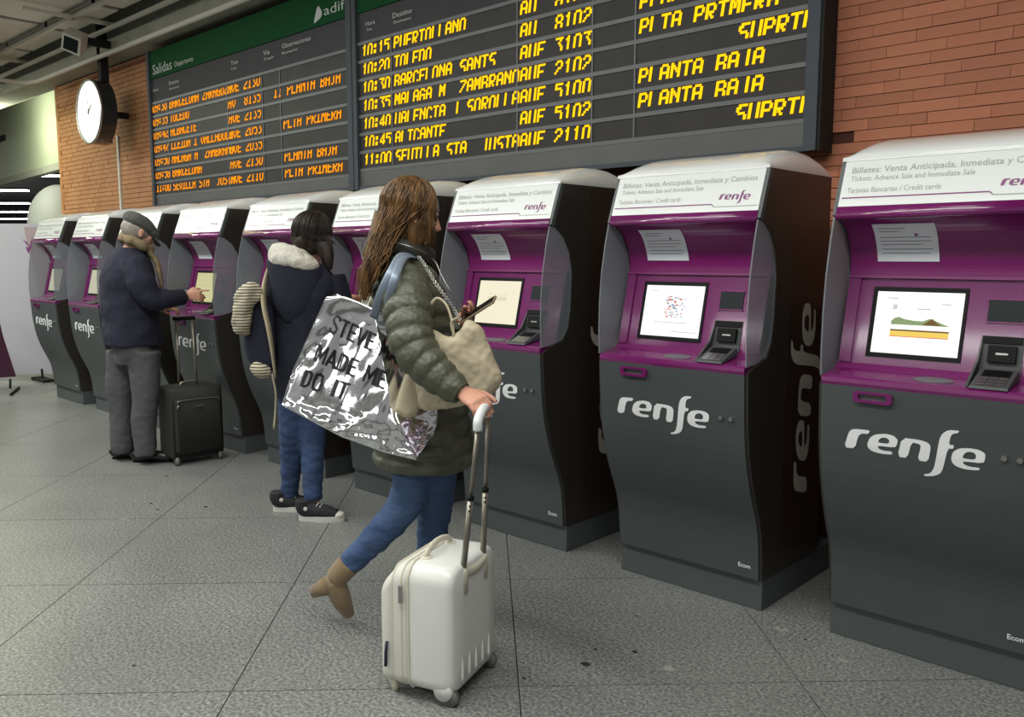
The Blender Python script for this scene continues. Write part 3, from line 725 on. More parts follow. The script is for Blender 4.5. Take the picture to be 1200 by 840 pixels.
    def kq(u0, u1, v0, v1, mi):
        G = lambda u, v: Vector((.494 + .102 * u + .004 * v, 2.960 + .104 * v, 1.0445 + .045 * v))
        kp.add([G(u0, v0), G(u1, v0), G(u1, v1), G(u0, v1)], [(0, 1, 2, 3)], mi)
    kq(.1, .9, .55, .9, 1)
    for a_ in range(3):
        for b_ in range(3): kq(.1 + a_ * .28, .34 + a_ * .28, .06 + b_ * .16, .18 + b_ * .16, 0)
    B(kp, 'keypad', [M['steel'], M['bezel']], cr)
    # hood (concave quarter) and lip
    hp = spline([(0, y, z) for y, z in [(3.160, 1.374), (3.162, 1.42), (3.148, 1.475), (3.112, 1.535), (3.065, 1.572), (3.03, 1.584)]], 4)
    hood = B(MB().prism([(p.y, p.z) for p in hp] + [(p.y + .02, p.z + .012) for p in hp[::-1]], .014, MW - .014, sm=False), 'hood', M['purple_d'])
    # paper notice stuck on the hood
    mb = MB(); rows = []; hpz = [(p.y, p.z) for p in hp if p.z <= 1.572]
    def hy(z):
        for (y0, z0), (y1, z1) in zip(hpz, hpz[1:]):
            if z0 <= z <= z1: return y0 + (y1 - y0) * (z - z0) / (z1 - z0)
        return hpz[-1][0]
    for k in range(11):
        z = 1.432 + (1.562 - 1.432) * k / 10; rows.append([Vector((x, hy(z) - .003 - .001 * (1 - abs(2 * k / 10 - 1)), z)) for x in (.112, .32)])
    mb.grid(rows, 0)
    for k, (z, x0, x1) in enumerate([(1.545, .13, .22), (1.535, .13, .20), (1.515, .13, .30), (1.502, .13, .30), (1.49, .13, .27), (1.474, .13, .30), (1.46, .13, .29)]):
        mb.add([(x0, hy(z) - .0045, z), (x1, hy(z) - .0045, z), (x1, hy(z + .0025) - .0045, z + .0025), (x0, hy(z + .0025) - .0045, z + .0025)], [(0, 1, 2, 3)], 1)
    mb.add([(.245, hy(1.53) - .0048, 1.53), (.262, hy(1.524) - .0048, 1.524), (.248, hy(1.518) - .0048, 1.518)], [(0, 1, 2)], 2)
    nt_ = mb.build('paper_notice', [M['paper'], M['print'], M['purpleprint']], hood)
    lipp = [(3.035, 1.582), (3.02, 1.578), (3.008, 1.582), (3.003, 1.592), (3.010, 1.606), (3.017, 1.624), (3.040, 1.624)]
    B(MB().prism(lipp, .012, MW - .012, sm=True), 'lip', M['purple'])
    # sign
    sg = B(slab_on(MB(), SGN, .014, MW - .014, 1.622, 1.785, -.015, .004), 'sign_panel', M['sign'])
    for x0, x1 in ((-.001, .014), (MW - .014, MW + .001)): B(slab_on(MB(), SGN, x0, x1, 1.594, 1.786, -.02, .002), 'sign_edge', M['plinth'], sg)
    mb = MB(); F = lambda a_, b_: SGN(a_, b_, .0048)
    put_text(mb, 'Billetes: Venta Anticipada, Inmediata y Cambios', F, .042, 1.739, .021, .628, 0, bold=.006)
    put_text(mb, 'Tickets: Advance Sale and Immediate Sale', F, .042, 1.711, .018, .40, 0, bold=.002)
    put_text(mb, 'Tarjetas Bancarias / Credit cards', F, .036, 1.670, .018, .31, 0, bold=.002)
    def sq(x0, x1, z0, z1, mi): mb.add([F(x0, z0), F(x1, z0), F(x1, z1), F(x0, z1)], [(0, 1, 2, 3)], mi)
    sq(.022, .492, 1.650, 1.6545, 1); mb.add([F(.492, 1.650), F(.506, 1.640), F(.506, 1.643), F(.494, 1.6545)], [(0, 1, 2, 3)], 1); sq(.506, MW - .02, 1.640, 1.643, 0)
    put_logo(mb, lambda a_, b_: F(.520 + (a_ - .098) * .30, 1.668 + (b_ - .775) * .30), 1)
    B(mb, 'sign_text', [M['signtext'], M['purpleprint']], sg)
    # cap with rounded ends
    capy = [(3.078, 0), (3.082, .014), (3.10, .030), (3.15, .052), (3.22, .074), (3.32, .092), (3.42, .097), (3.50, .092), (3.57, .076), (3.615, .052), (3.642, .022), (3.648, 0)]
    mb = MB(); rows = []; nu = 30
    for i in range(nu + 1):
        u = i / nu; x = MW * (0.5 - 0.5 * cos(pi * u)); e = min(x, MW - x) / .085
        g = 1 if e >= 1 else sqrt(max(0, 1 - (1 - e) ** 2)) * .999 + .001
        g = .12 + .88 * g
        rows.append([Vector((x, y, 1.786 + h * (g if h > .014 else 1))) for y, h in capy])
    mb.grid(rows); mb.add(rows[0], [list(range(len(capy)))]); mb.add(rows[-1], [list(range(len(capy)))])
    mb.add([rows[0][0], rows[-1][0], rows[-1][-1], rows[0][-1]], [(0, 1, 2, 3)])
    B(mb, 'top_cap', M['white'])
    # smoked side wings
    wf = [(3.008, 1.588), (2.985, 1.50), (2.962, 1.38), (2.950, 1.25), (2.948, 1.12), (2.953, 1.03)]
    wb = [(3.02, 1.034), (3.10, 1.056), (3.142, 1.11), (3.160, 1.2), (3.168, 1.37), (3.150, 1.47), (3.105, 1.54), (3.04, 1.585)]
    for x0 in (.004, MW - .010): B(MB().prism(wf + wb, x0, x0 + .006), 'side_wing', M['wing'])
    dm = bpy.data.objects.new('display', display_mesh('blank', scr_mats((.97, .95, .85), .9))); COL.objects.link(dm); dm.parent = scr; dm.data.transform(Matrix.Translation(-Vector(root['_o'])))
    return root

def copy_tree(o, parent=None):
    c = o.copy(); COL.objects.link(c); c.parent = parent
    for ch in o.children: copy_tree(ch, c)
    return c
XLS = [-1.262, -2.252, -3.288, -4.31, -5.335, -6.36, -7.385, -8.41, -9.435]
LBL = ['grey and purple ticket machine with a mountain landscape picture on its white screen',
       'ticket machine with colourful map on its screen, standing beside the bare brick wall strip',
       'ticket machine behind the phone and beige handbag of the woman in the green jacket',
       'ticket machine mostly hidden behind the long-haired woman with the silver tote',
       'ticket machine being used by the woman in the navy hooded coat',
       'ticket machine with pale yellow screen touched by the man in the flat cap',
       'ticket machine mostly hidden behind the back of the man in the flat cap',
       'ticket machine just left of the man in the flat cap, second from the far end',
       'farthest ticket machine, last of the row beside the white display banner']
KIND = [('mountain', (1, 1, .98), 1.15), ('map', (.98, .98, 1), 1.05), ('blank', (.98, .95, .84), .9), ('blank', (.95, .95, .85), .8), ('lines', (.93, .92, .80), .75),
        ('lines', (.90, .88, .66), .72), ('lines', (.92, .90, .78), .7), ('lines', (.9, .9, .78), .62), ('lines', (.86, .86, .76), .6)]
proto = make_machine(XLS[0]); machines = [proto]
for k in range(1, 9): machines.append(copy_tree(proto))
for k, mch in enumerate(machines):
    mch.location = (XLS[k] + MW / 2, 3.4, 0); mch['label'] = LBL[k]
    scr = [c for c in mch.children if c.name.startswith('screen') and not c.name.startswith('screen_')][0]
    d = scr.children[0]; d.data = display_mesh(KIND[k][0], scr_mats(KIND[k][1], KIND[k][2])); d.data.transform(Matrix.Translation(-Vector((MW / 2, 3.4, 0))))

# ================================================================== LUGGAGE AND BAGS
def axes(fr, up=UP):
    fr = Vector(fr).normalized(); sd = fr.cross(up).normalized(); return fr, sd, sd.cross(fr).normalized()   # front, right-hand side, up

# ---- white suitcase in front
M['shell'] = mat('white_shell', (0.86, 0.86, 0.84), 0.38, coat=0.15, var=0.02, vscale=4)
M['fabricw'] = mat('white_fabric', (0.82, 0.81, 0.77), 0.75, bump=0.15, bscale=180)
M['trimw'] = mat('cream_trim', (0.79, 0.77, 0.70), 0.6)
M['alu'] = mat('handle_tube', (0.58, 0.56, 0.51), 0.35, metal=0.75)
M['wheel'] = mat('wheel_rubber', (0.42, 0.42, 0.41), 0.5)
g1, g2 = ground(536, 828), ground(579, 783); u2 = (g2 - g1).normalized(); u1 = Vector((u2.y, -u2.x, 0))   # u2: across the width, u1: toward the wheels' side
if u1.x < 0: u1 = -u1
c0 = g1 + u2 * .14 - u1 * .14; c0.z = 0
case = thing('white_suitcase', c0, 'white hard-shell cabin suitcase on two wheels with raised pull handle, held by walking woman', 'suitcase')
def L(a, b, z): return c0 + u1 * a + u2 * b + UP * z
def rbox(a0, a1, hb, z0, z1, r, rows_n=14, lean=0.0, rt=None):
    """rounded slab: outline in (b,z) with corner radius r, lofted along u1"""
    out = []
    rt = rt or r
    for cb, cz, t0_, rr in ((hb - rt, z1 - rt, 0, rt), (-hb + rt, z1 - rt, pi / 2, rt), (-hb + r, z0 + r, pi, r), (hb - r, z0 + r, 1.5 * pi, r)):
        out += [(cb + rr * cos(t0_ + pi / 2 * k / 7), cz + rr * sin(t0_ + pi / 2 * k / 7)) for k in range(8)]
    return out
def loft_case(levels, zc):
    mb = MB(); rows = []
    for a, sc_b, sc_z, dz in levels:
        rows.append([L(a, b * sc_b, zc + (z - zc) * sc_z + dz) for b, z in OUT])
    return mb.rings(rows)
OUT = rbox(0, 0, .172, .035, .462, .05, rt=.06)
loft_case([(-.02, .985, .985, 0), (-.015, 1, 1, 0), (.095, 1, 1, 0), (.115, .985, .985, 0), (.130, .95, .965, 0), (.138, .88, .92, 0), (.14, .5, .5, 0)], .255).build('shell', M['shell'], case)
loft_case([(-.142, .4, .4, -.05), (-.14, .80, .74, -.048), (-.132, .90, .82, -.038), (-.105, .955, .89, -.023), (-.085, .965, .945, -.011)], .255).build('front_pocket', M['fabricw'], case)
loft_case([(-.084, .955, .94, -.011), (-.078, .97, .955, -.009), (-.045, .985, .975, -.004), (-.021, .985, .985, 0)], .255).build('gusset', M['fabricw'], case)
for a_, r_ in ((-.083, .0045), (-.048, .004), (-.020, .0045)):
    k = .95 if a_ < -.06 else (.978 if a_ < -.03 else 1.0)
    pts = [L(a_, b * k, .255 + (z - .255) * k - (.009 if k < .96 else .004 if k < 1 else 0)) for b, z in OUT]; pts.append(pts[0])
    MB().tube(pts, r_, 8, cap=False).build('zip_piping', M['trimw'], case)
# recessed channel with the two handle tubes and cream trim
for b in (-.075, .075):
    MB().tube([L(.128, b, .36), L(.130, b, .436), L(.128, b, .446)], [.021, .020, .012], 14, flat=.8).build('tube_socket', M['trimw'], case)
MB().tube(spline([L(.128, -.082, .432), L(.131, -.05, .424), L(.132, 0, .420), L(.131, .05, .424), L(.128, .082, .432)], 5), .017, 14).build('saddle', M['trimw'], case)
pL0, pR0 = L(.131, -.075, .43), L(.131, .075, .43)
tL, tR = P(560, 500, (pL0.dot(FH))), P(572, 484, (pR0.dot(FH)))
pull = None
for p0, p1 in ((pL0, tL), (pR0, tR)):
    mid = p0.lerp(p1, .50 if p0 is pL0 else .46)
    o = MB().tube([p0, mid], .0115, 12, flat=.75).build('lower_tube', M['alu'], case)
    MB().tube([mid, mid + (p1 - p0).normalized() * .012], .0135, 12, flat=.75).build('collar', M['bezel'], case)
    MB().tube([mid, p1], .0085, 12, flat=.75).build('upper_tube', M['alu'], case)
    dn = (p1 - p0).normalized(); tc_ = (-(FH)).normalized()
    for k in (.018, .034): MB().ell(mid - dn * k + tc_ * .0095, (.0035, .0035, .0035), n=8, m=6).build('rivet', M['bezel'], o)
gu = UP * .028
GRIP = spline([tL - UP * .012, tL + gu * .55, tL + gu + (tR - tL) * .16, tL.lerp(tR, .5) + gu * 1.25, tR + gu - (tR - tL) * .16, tR + gu * .55, tR - UP * .012], 5)
MB().tube(GRIP, .0155, 14).build('grip', mat('grip_white', (.87, .88, .88), .35), case)
# carry handle on top
hh = spline([L(-.0, -.085, .460), L(-.0, -.075, .479), L(0, -.03, .494), L(0, .03, .494), L(0, .075, .479), L(0, .085, .460)], 5)
MB().tube(hh, .011, 10, flat=.7).build('carry_handle', M['trimw'], case)
for b in (-.085, .085): MB().ell(L(0, b, .461), (.022, .022, .007), n=14, m=6).build('handle_mount', M['trimw'], case)
# ribs low on the wheel side, wheels and housings
for k in range(5):
    b = -.10 + k * .05
    MB().tube([L(.132, b, .055), L(.138, b, .08), L(.136, b, .15)], [.006, .008, .004], 8).build('rib', M['shell'], case)
for b in (-.145, .145):
    h_ = MB().tube([L(.098, b - .020, .052), L(.098, b + .020, .052)], .032, 18).build('wheel_housing', M['shell'], case)
    MB().tube([L(.118, b - .011, .028), L(.118, b + .011, .028)], .028, 20).build('wheel', M['wheel'], case)
for b in (-.13, .13): MB().tube([L(-.10, b, .0), L(-.10, b, .045)], [.012, .016], 10).build('foot', M['trimw'], case)
# zip pullers on the side facing the camera
def sidept(a, z, off=.003): return L(a, -.178 - off, z)
MB().hexa([sidept(-.050, .335, 0), sidept(-.036, .335, 0), sidept(-.036, .335, .007), sidept(-.050, .335, .007), sidept(-.050, .395, 0), sidept(-.036, .395, 0), sidept(-.036, .395, .007), sidept(-.050, .395, .007)]).build('zip_puller', M['steel'], case, bevel=.002)
MB().tube([sidept(-.108, .105, -.004), sidept(-.106, .155, -.004), sidept(-.102, .19, -.004)], .0055, 8).build('zip_tab', mat('navy_tab', (.13, .14, .22), .6), case)
MB().drum(sidept(-.002, .062, .0), .007, u1, UP, -u2, .003, 12).build('stud', M['steel'], case)

# ---- black suitcase beside the man
M['nylon'] = mat('black_nylon', (0.135, 0.13, 0.125), 0.75, bump=0.12, bscale=160)
k1, k2 = ground(203, 547), ground(263, 537); v2 = (k2 - k1).normalized(); v1 = Vector((-v2.y, v2.x, 0))
if v1.dot(FH) < 0: v1 = -v1
k0 = k1 + v2 * .19 + v1 * .12; k0.z = 0
bc = thing('black_suitcase', k0, 'black fabric trolley suitcase with extended handle standing beside the man in the flat cap', 'suitcase')
c0, u1, u2 = k0, -v1, v2
OUT = rbox(0, 0, .185, .04, .545, .03)
loft_case([(-.12, .97, .985, 0), (-.11, 1, 1, 0), (.10, 1, 1, 0), (.112, .985, .99, 0)], .29).build('body', M['nylon'], bc)
OUT = rbox(0, 0, .165, .08, .47, .03)
loft_case([(.112, 1, 1, 0), (.135, .98, .985, 0), (.142, .94, .96, 0)], .27).build('front_pocket', M['nylon'], bc)
MB().tube(spline([L(.143, -.15, .44), L(.145, -.12, .458), L(.145, .12, .458), L(.143, .15, .44)], 4), .004, 6).build('zip', M['alu'], bc)
MB().hexa([L(.143, -.03, .405), L(.143, .03, .405), L(.15, .03, .405), L(.15, -.03, .405), L(.143, -.03, .418), L(.143, .03, .418), L(.15, .03, .418), L(.15, -.03, .418)]).build('badge', M['steel'], bc)
MB().tube([L(.143, -.15, .40), L(.15, -.145, .43)], .007, 6).build('zip_puller', M['alu'], bc)
for b in (-.155, .155):
    MB().tube([L(.10, b - .012, .03), L(.10, b + .012, .03)], .03, 16).build('wheel', M['wheel'], bc)
    MB().tube([L(-.10, b - .012, .03), L(-.10, b + .012, .03)], .03, 16).build('wheel', M['wheel'], bc)
dk_ = k0.dot(FH) + .03
for a_, b_ in (((211, 462), (206, 374)), ((231, 459), (225, 373))): MB().tube([P(*a_, dk_), P(*b_, dk_)], .0095, 10).build('handle_tube', M['alu'], bc)
MB().tube([P(203, 373.5, dk_), P(228, 372.5, dk_)], .014, 10).build('grip', M['bezel'], bc)
MB().tube(spline([L(0, -.07, .543), L(0, -.05, .565), L(0, .05, .565), L(0, .07, .543)], 4), .010, 8).build('carry_handle', M['alu'], bc)

# ================================================================== PEOPLE
M['skin'] = mat('skin', (0.80, 0.585, 0.49), 0.5, var=0.06, vscale=14, sss=0.08)
M['eye'] = mat('eye', (0.20, 0.14, 0.10), 0.15)
M['denim'] = mat('denim', (0.20, 0.285, 0.43), 0.85, rgb2=(0.29, 0.385, 0.53), vscale=7, bump=0.2, bscale=220)
M['denim2'] = mat('denim_dark', (0.16, 0.22, 0.35), 0.85, rgb2=(0.22, 0.30, 0.44), vscale=7, bump=0.1, bscale=200)
M['puffer'] = mat('green_puffer', (0.315, 0.32, 0.262), 0.48, var=0.06, vscale=10, bump=0.10, bscale=45, spec=0.5)
M['puffer_d'] = mat('dark_green_lining', (0.17, 0.17, 0.14), 0.6, var=0.1, bump=0.1, bscale=50)
M['suede'] = mat('tan_suede', (0.46, 0.38, 0.28), 0.9, rgb2=(0.52, 0.44, 0.33), vscale=12, bump=0.1, sheen=.3)
M['sole'] = mat('boot_sole', (0.22, 0.17, 0.13), 0.7)
M['navy'] = mat('navy_wool', (0.115, 0.12, 0.185), 0.9, var=0.1, vscale=8, bump=0.15, bscale=200)
M['navy2'] = mat('navy_coat', (0.10, 0.11, 0.165), 0.9, var=0.1, vscale=8, bump=0.15, bscale=200)
M['trouser'] = mat('grey_trouser', (0.30, 0.30, 0.305), 0.85, var=0.08, vscale=6)
M['cream'] = mat('cream_leather', (0.77, 0.72, 0.61), 0.6, var=0.05, vscale=9, bump=0.25, bscale=40)
M['fleece'] = mat('cream_fleece', (0.80, 0.78, 0.73), 0.95, bump=0.6, bscale=90)
M['scarf'] = mat('beige_scarf', (0.47, 0.41, 0.31), 0.95, rgb2=(0.56, 0.49, 0.38), vscale=20, bump=0.4, bscale=70)
M['tweed'] = mat('tweed', (0.27, 0.275, 0.265), 0.95, rgb2=(0.36, 0.36, 0.34), vscale=60)
M['blackleather'] = mat('black_leather', (0.07, 0.065, 0.06), 0.3)
M['canvas'] = mat('black_canvas', (0.12, 0.12, 0.14), 0.8)
M['rubber'] = mat('white_rubber', (0.78, 0.77, 0.74), 0.6)

def hairmat(name, c1, c2):
    m = mat(name, c1, 0.42, rgb2=c2, vscale=9.0, bump=0.5, bscale=26, stretch=(5, 5, .6), spec=0.35); return m
M['hair1'] = hairmat('brown_hair', (0.20, 0.13, 0.07), (0.50, 0.36, 0.21))
M['hair2'] = hairmat('dark_hair', (0.10, 0.075, 0.06), (0.19, 0.14, 0.11))
M['hair3'] = hairmat('grey_hair', (0.50, 0.47, 0.44), (0.60, 0.57, 0.53))

def head(mb, C, f, s, u, k=1.0, male=False):
    """C centre of the skull; face toward f; s = right side; adds neck and features"""
    ax = (f, s, u); E = lambda a, b, c: C + f * (a * k) + s * (b * k) + u * (c * k)
    S = lambda *r: tuple(x * k for x in r)
    mb.ell(E(-.012, 0, .025), S(.095, .075, .092), ax, 22, 14)
    mb.ell(E(.028, 0, -.035), S(.062, .056, .080), ax, 20, 12)
    mb.ell(E(.030, 0, -.075), S(.052, .046 if male else .040, .040), ax, 18, 10)
    mb.ell(E(.062, 0, -.105), S(.024, .026, .019), ax, 14, 8)
    mb.tube([E(.085, 0, .022), E(.098, 0, .0), E(.111, 0, -.022), E(.098, 0, -.033)], [x * k for x in (.008, .011, .014, .009)], 10)
    for b in (-1, 1):
        mb.ell(E(.094, b * .013, -.028), S(.010, .009, .008), ax, 10, 6)
        mb.ell(E(.078, b * .03, .026), S(.014, .022, .008), ax, 10, 6)
        mb.ell(E(.058, b * .040, -.02), S(.024, .020, .020), ax, 12, 8)
        mb.ell(E(-.008, b * .076, -.008), S(.019, .009, .032), ax, 12, 8)
        mb.ell(E(-.004, b * .080, -.030), S(.010, .007, .012), ax, 10, 6)
    mb.ell(E(.088, 0, -.054), S(.014, .023, .0065), ax, 12, 6); mb.ell(E(.086, 0, -.066), S(.013, .020, .0075), ax, 12, 6)
    return E
def eyes(par, C, f, s, u, k=1.0):
    for b in (-1, 1):
        MB().ell(C + (f * .078 + s * (b * .032) + u * .006) * k, (.011 * k,) * 3, n=12, m=8).build('eye', M['eye'], par)

def hand(mb, W, d, n, l, curls=(.5, .55, .6, .65), k=1.0, thumb=.4, spread=.004):
    """W wrist, d toward knuckles, n = out of the back of the hand, l toward the thumb side"""
    d, n, l = d.normalized(), n.normalized(), l.normalized()
    E = lambda a, b, c: W + (d * a + l * b + n * c) * k
    rows = []
    for a, hw, ht in ((-.03, .024, .018), (0, .026, .018), (.03, .036, .017), (.06, .041, .016), (.085, .041, .013), (.098, .036, .009)):
        rows.append([E(a, hw * cos(t), ht * sin(t)) for t in [2 * pi * j / 16 for j in range(16)]])
    mb.rings(rows)
    for i, (b, ln) in enumerate(((.030, .072), (.010, .080), (-.011, .075), (-.031, .058))):
        p = E(.086, b, 0); dr = (d + l * (b * 2.2)).normalized(); pts = [p - dr * .02 * k, p]; c = curls[i]
        for sgm, fr in ((.45, .8), (.30, 1.1), (.25, .9)):
            R_ = Matrix.Rotation(-c * fr, 3, n.cross(dr).normalized() * -1)
            dr = (R_ @ dr).normalized()
            pts.append(pts[-1] + dr * (ln * sgm * k))
        mb.tube(pts, [x * k for x in (.0095, .0098, .0090, .0082, .0068)], 10)
    p = E(.022, .030, -.006); t1 = (d * .62 + l * .75 - n * .35).normalized(); t2 = (d * .95 + l * (.5 - thumb) - n * .45).normalized(); t3 = (d + l * (.2 - thumb) - n * .5).normalized()
    mb.tube([p - t1 * .015 * k, p + t1 * .034 * k, p + (t1 * .034 + t2 * .032) * k, p + (t1 * .034 + t2 * .032 + t3 * .024) * k], [x * k for x in (.015, .0125, .0105, .0078)], 10)

def limb(mb, pts, rad, n=16, sub=4, **kw): return mb.tube(pts, rad, n, sub=sub, **kw)

def folds(o, amp, scale, st=(1, 1, 1)):
    me = o.data; nr = [v.normal.copy() for v in me.vertices]
    for v, nn in zip(me.vertices, nr): v.co += nn * amp * noise.noise(Vector((v.co.x * st[0], v.co.y * st[1], v.co.z * st[2])) * scale)
    me.update()

# ---------------------------------------------------------------- 1. the walking woman
D = 3.28
fW = (RT * .94 + FH * .34).normalized(); sW = fW.cross(UP).normalized()   # sW = her right (toward the camera)
rootW = thing('person', ground(495, 722) * 1.0, 'long-haired woman walking in green quilted jacket, blue jeans and tan boots, holding a phone', 'person', 'travellers at the ticket machines')
hC = P(484, 252, D - .02); hf = (fW * .95 - UP * .28).normalized(); hs = sW; hu = hs.cross(hf).normalized()
shR, elR, wrR = P(480, 342, 3.06), P(486, 408, 2.90), P(543, 460, 2.83)
shL = P(492, 336, 3.46); elL = P(520, 405, 3.50); wrL = P(543, 372, 3.24)
hip = P(492, 468, D); hR, hL = hip + sW * .085, hip - sW * .085
knB, anB = P(476, 588, 3.24), P(404, 668, 3.22)      # trailing leg (left)
knF, anF = P(509, 600, 3.36), P(497, 703, 3.44)      # standing leg
B = MB(); head(B, hC, hf, hs, hu, .98)
chest = P(480, 372, D); neck = P(472, 306, D)
limb(B, [hC - hu * .05 - hf * .01, P(474, 296, D), neck], [.052, .05, .06])
B.stack([(P(473, 305, D), .055, .07), (P(475, 322, D), .08, .16), (P(478, 350, D), .10, .17), (P(482, 400, D), .10, .14), (P(488, 435, D), .09, .12), (P(491, 470, D), .10, .155), (P(492, 492, D), .09, .15)], fW, sW, sub=3)
limb(B, [shR, elR, wrR], [.050, .042, .026]); limb(B, [shL, elL, wrL], [.050, .042, .026])
limb(B, [hR * .5 + hL * .5 - sW * .08, knB, anB], [.078, .050, .036]); limb(B, [hip + sW * .08, knF, anF], [.078, .050, .036])
# right hand hooked over the suitcase grip
gm = tL.lerp(tR, .5) + UP * .034
dh_ = (gm + UP * .02 - wrR).normalized(); bn = (UP * .8 - FH * .55).normalized(); bn = (bn - dh_ * bn.dot(dh_)).normalized(); ll = dh_.cross(bn)
if ll.dot(FH) < 0: ll = -ll
hand(B, wrR, dh_, bn, ll, (.95, .9, .9, .85), .98, thumb=.1)
# left hand holding the phone
phC = P(562, 362, 3.12); pd = (P(584, 350, 3.10) - P(545, 375, 3.14)).normalized(); pn = (UP * .8 - RT * .45 - FH * .2); pn = (pn - pd * pn.dot(pd)).normalized(); pw = pd.cross(pn).normalized()
hand(B, wrL, (P(556, 366, 3.15) - wrL), -pn * 1.0, -FH + UP * .2, (.5, .45, .45, .5), .95, thumb=-.1)
bodyW = B.build('body', M['skin'], rootW, fix=False); remesh(bodyW, .0055, 2)
eyes(bodyW, hC, hf, hs, hu, .98)
# jeans
J = MB()
J.stack([(P(490, 462, D), .11, .14), (P(492, 485, D), .125, .155), (P(493, 508, D), .115, .15), (P(493, 518, D), .09, .13)], fW, sW, sub=3)
limb(J, [hip - sW * .075 - UP * .02, P(488, 535, 3.25), knB, P(448, 622, 3.22), P(410, 660, 3.22), P(399, 672, 3.22)], [.105, .092, .070, .060, .048, .045], 20)
limb(J, [hip + sW * .065 - UP * .02, P(508, 545, 3.27), knF, P(503, 655, 3.40), anF], [.105, .094, .070, .056, .050], 20)
jn = J.build('jeans', M['denim'], rootW, fix=False); remesh(jn, .007, 2)
folds(jn, .006, 13, (1, 1, 2.4)); folds(jn, .0035, 36, (1, 1, 2.2))
# boots
def boot(par, ank, heel, ball, toe, sole_n, hl, name='boot'):
    b = MB(); limb(b, [ank + (ank - heel).normalized() * .035, ank, heel.lerp(ank, .35)], [.048, .047, .044], 18)
    limb(b, [heel.lerp(ank, .25), heel.lerp(ball, .45) + (ank - heel) * .12, ball, toe], [.040, .042, .038, .022], 18)
    b.ell(heel.lerp(ank, .12), (.034, .034, .034)); o = b.build(name, M['suede'], par, fix=False); remesh(o, .006, 3)
    h = MB(); a = heel + sole_n * .012; h.tube([a, a + sole_n * (hl * .5), a + sole_n * hl], [.040, .030, .024], 14); h.build('heel', M['suede'], o)
    return o
snB = (P(362, 691, 3.2) - P(386, 680, 3.2)).normalized()
boot(rootW, P(402, 668, 3.21), P(388, 684, 3.21), P(402, 706, 3.22), P(410, 721, 3.24), snB, .072)
gF = anF.copy(); gF.z = 0
boot(rootW, gF + UP * .14, gF + UP * .085 - fW * .02, gF + UP * .035 + fW * .12, gF + UP * .022 + fW * .19, -UP, .072)
rootW.location = rootW.location
# jacket: quilted torso and sleeves in one garment
K = MB(); qb = lambda p, dpt: (lambda Lx: 1 - dpt + dpt * 1.25 * sqrt(abs(sin(pi * Lx / p))))
K.stack([(P(499, 545, D), .19, .195), (P(497, 528, D), .20, .205), (P(494, 495, D), .19, .205), (P(490, 455, D), .17, .185), (P(486, 415, D), .16, .16), (P(483, 380, D), .160, .175), (P(479, 350, D), .148, .185), (P(475, 326, D), .125, .175), (P(473, 308, D), .095, .12), (P(472, 298, D), .085, .09)], fW, sW, 44, sub=8, bulge=qb(.066, .09))
limb(K, [P(472, 330, 3.14), P(476, 350, 3.07), P(481, 382, 3.03), P(486, 412, 3.0), P(506, 438, 2.99), P(525, 453, 2.98), P(541, 464, 2.98)], [.085, .092, .088, .084, .076, .064, .048], 26, sub=1) if False else None
def sleeve(mb, pts, rad, period, dpt, n=26):
    c = spline(pts, 14); r = spl(rad, 14); Lx = 0; rr2 = []
    for i in range(len(c)):
        if i: Lx += (c[i] - c[i - 1]).length
        rr2.append(r[i] * (1 - dpt + dpt * 1.3 * sqrt(abs(sin(pi * Lx / period)))))
    mb.tube(c, rr2, n)
sleeve(K, [P(474, 325, 3.12), P(477, 350, 3.02), P(480, 382, 2.94), P(487, 410, 2.90), P(508, 435, 2.87), P(526, 450, 2.85), P(541, 461, 2.83)], [.070, .086, .082, .077, .068, .056, .043], .056, .13)
sleeve(K, [P(490, 330, 3.42), P(506, 362, 3.48), P(520, 392, 3.46), P(530, 385, 3.36), P(541, 374, 3.25)], [.075, .078, .070, .058, .045], .066, .13)
jk = K.build('jacket', M['puffer'], rootW, fix=False); remesh(jk, .005, 1); folds(jk, .004, 22); folds(jk, .0026, 70)
# collar standing round the neck, open to the front
cb = MB(); rows = []
for i in range(33):
    t = radians(25) + radians(310) * i / 32; c = P(471, 297, D) + fW * (.105 * cos(t) + .012) + sW * (.10 * sin(t)) + UP * (.028 * -cos(t) + .012)
    o_ = (fW * cos(t) + sW * sin(t)); rows.append([c + o_ * (.016 * cos(u)) + UP * (.036 * sin(u)) for u in [2 * pi * j / 12 for j in range(12)]])
cb.rings(rows); co = cb.build('collar', M['puffer_d'], rootW); folds(co, .006, 30)
zz = [P(502, 299, D - .03), P(511, 308, D - .06), P(517, 322, D - .08), P(527, 340, D - .10), P(540, 360, D - .10), P(547, 385, D - .10)]
MB().tube(spline(zz, 5), .0028, 6).build('zip', M['steel'], rootW)
zz = spline([P(446, 283, D - .09), P(466, 285, D - .12), P(487, 291, D - .12), P(502, 299, D - .06)], 5); MB().tube(zz, .0026, 6).build('collar_zip', M['steel'], rootW)
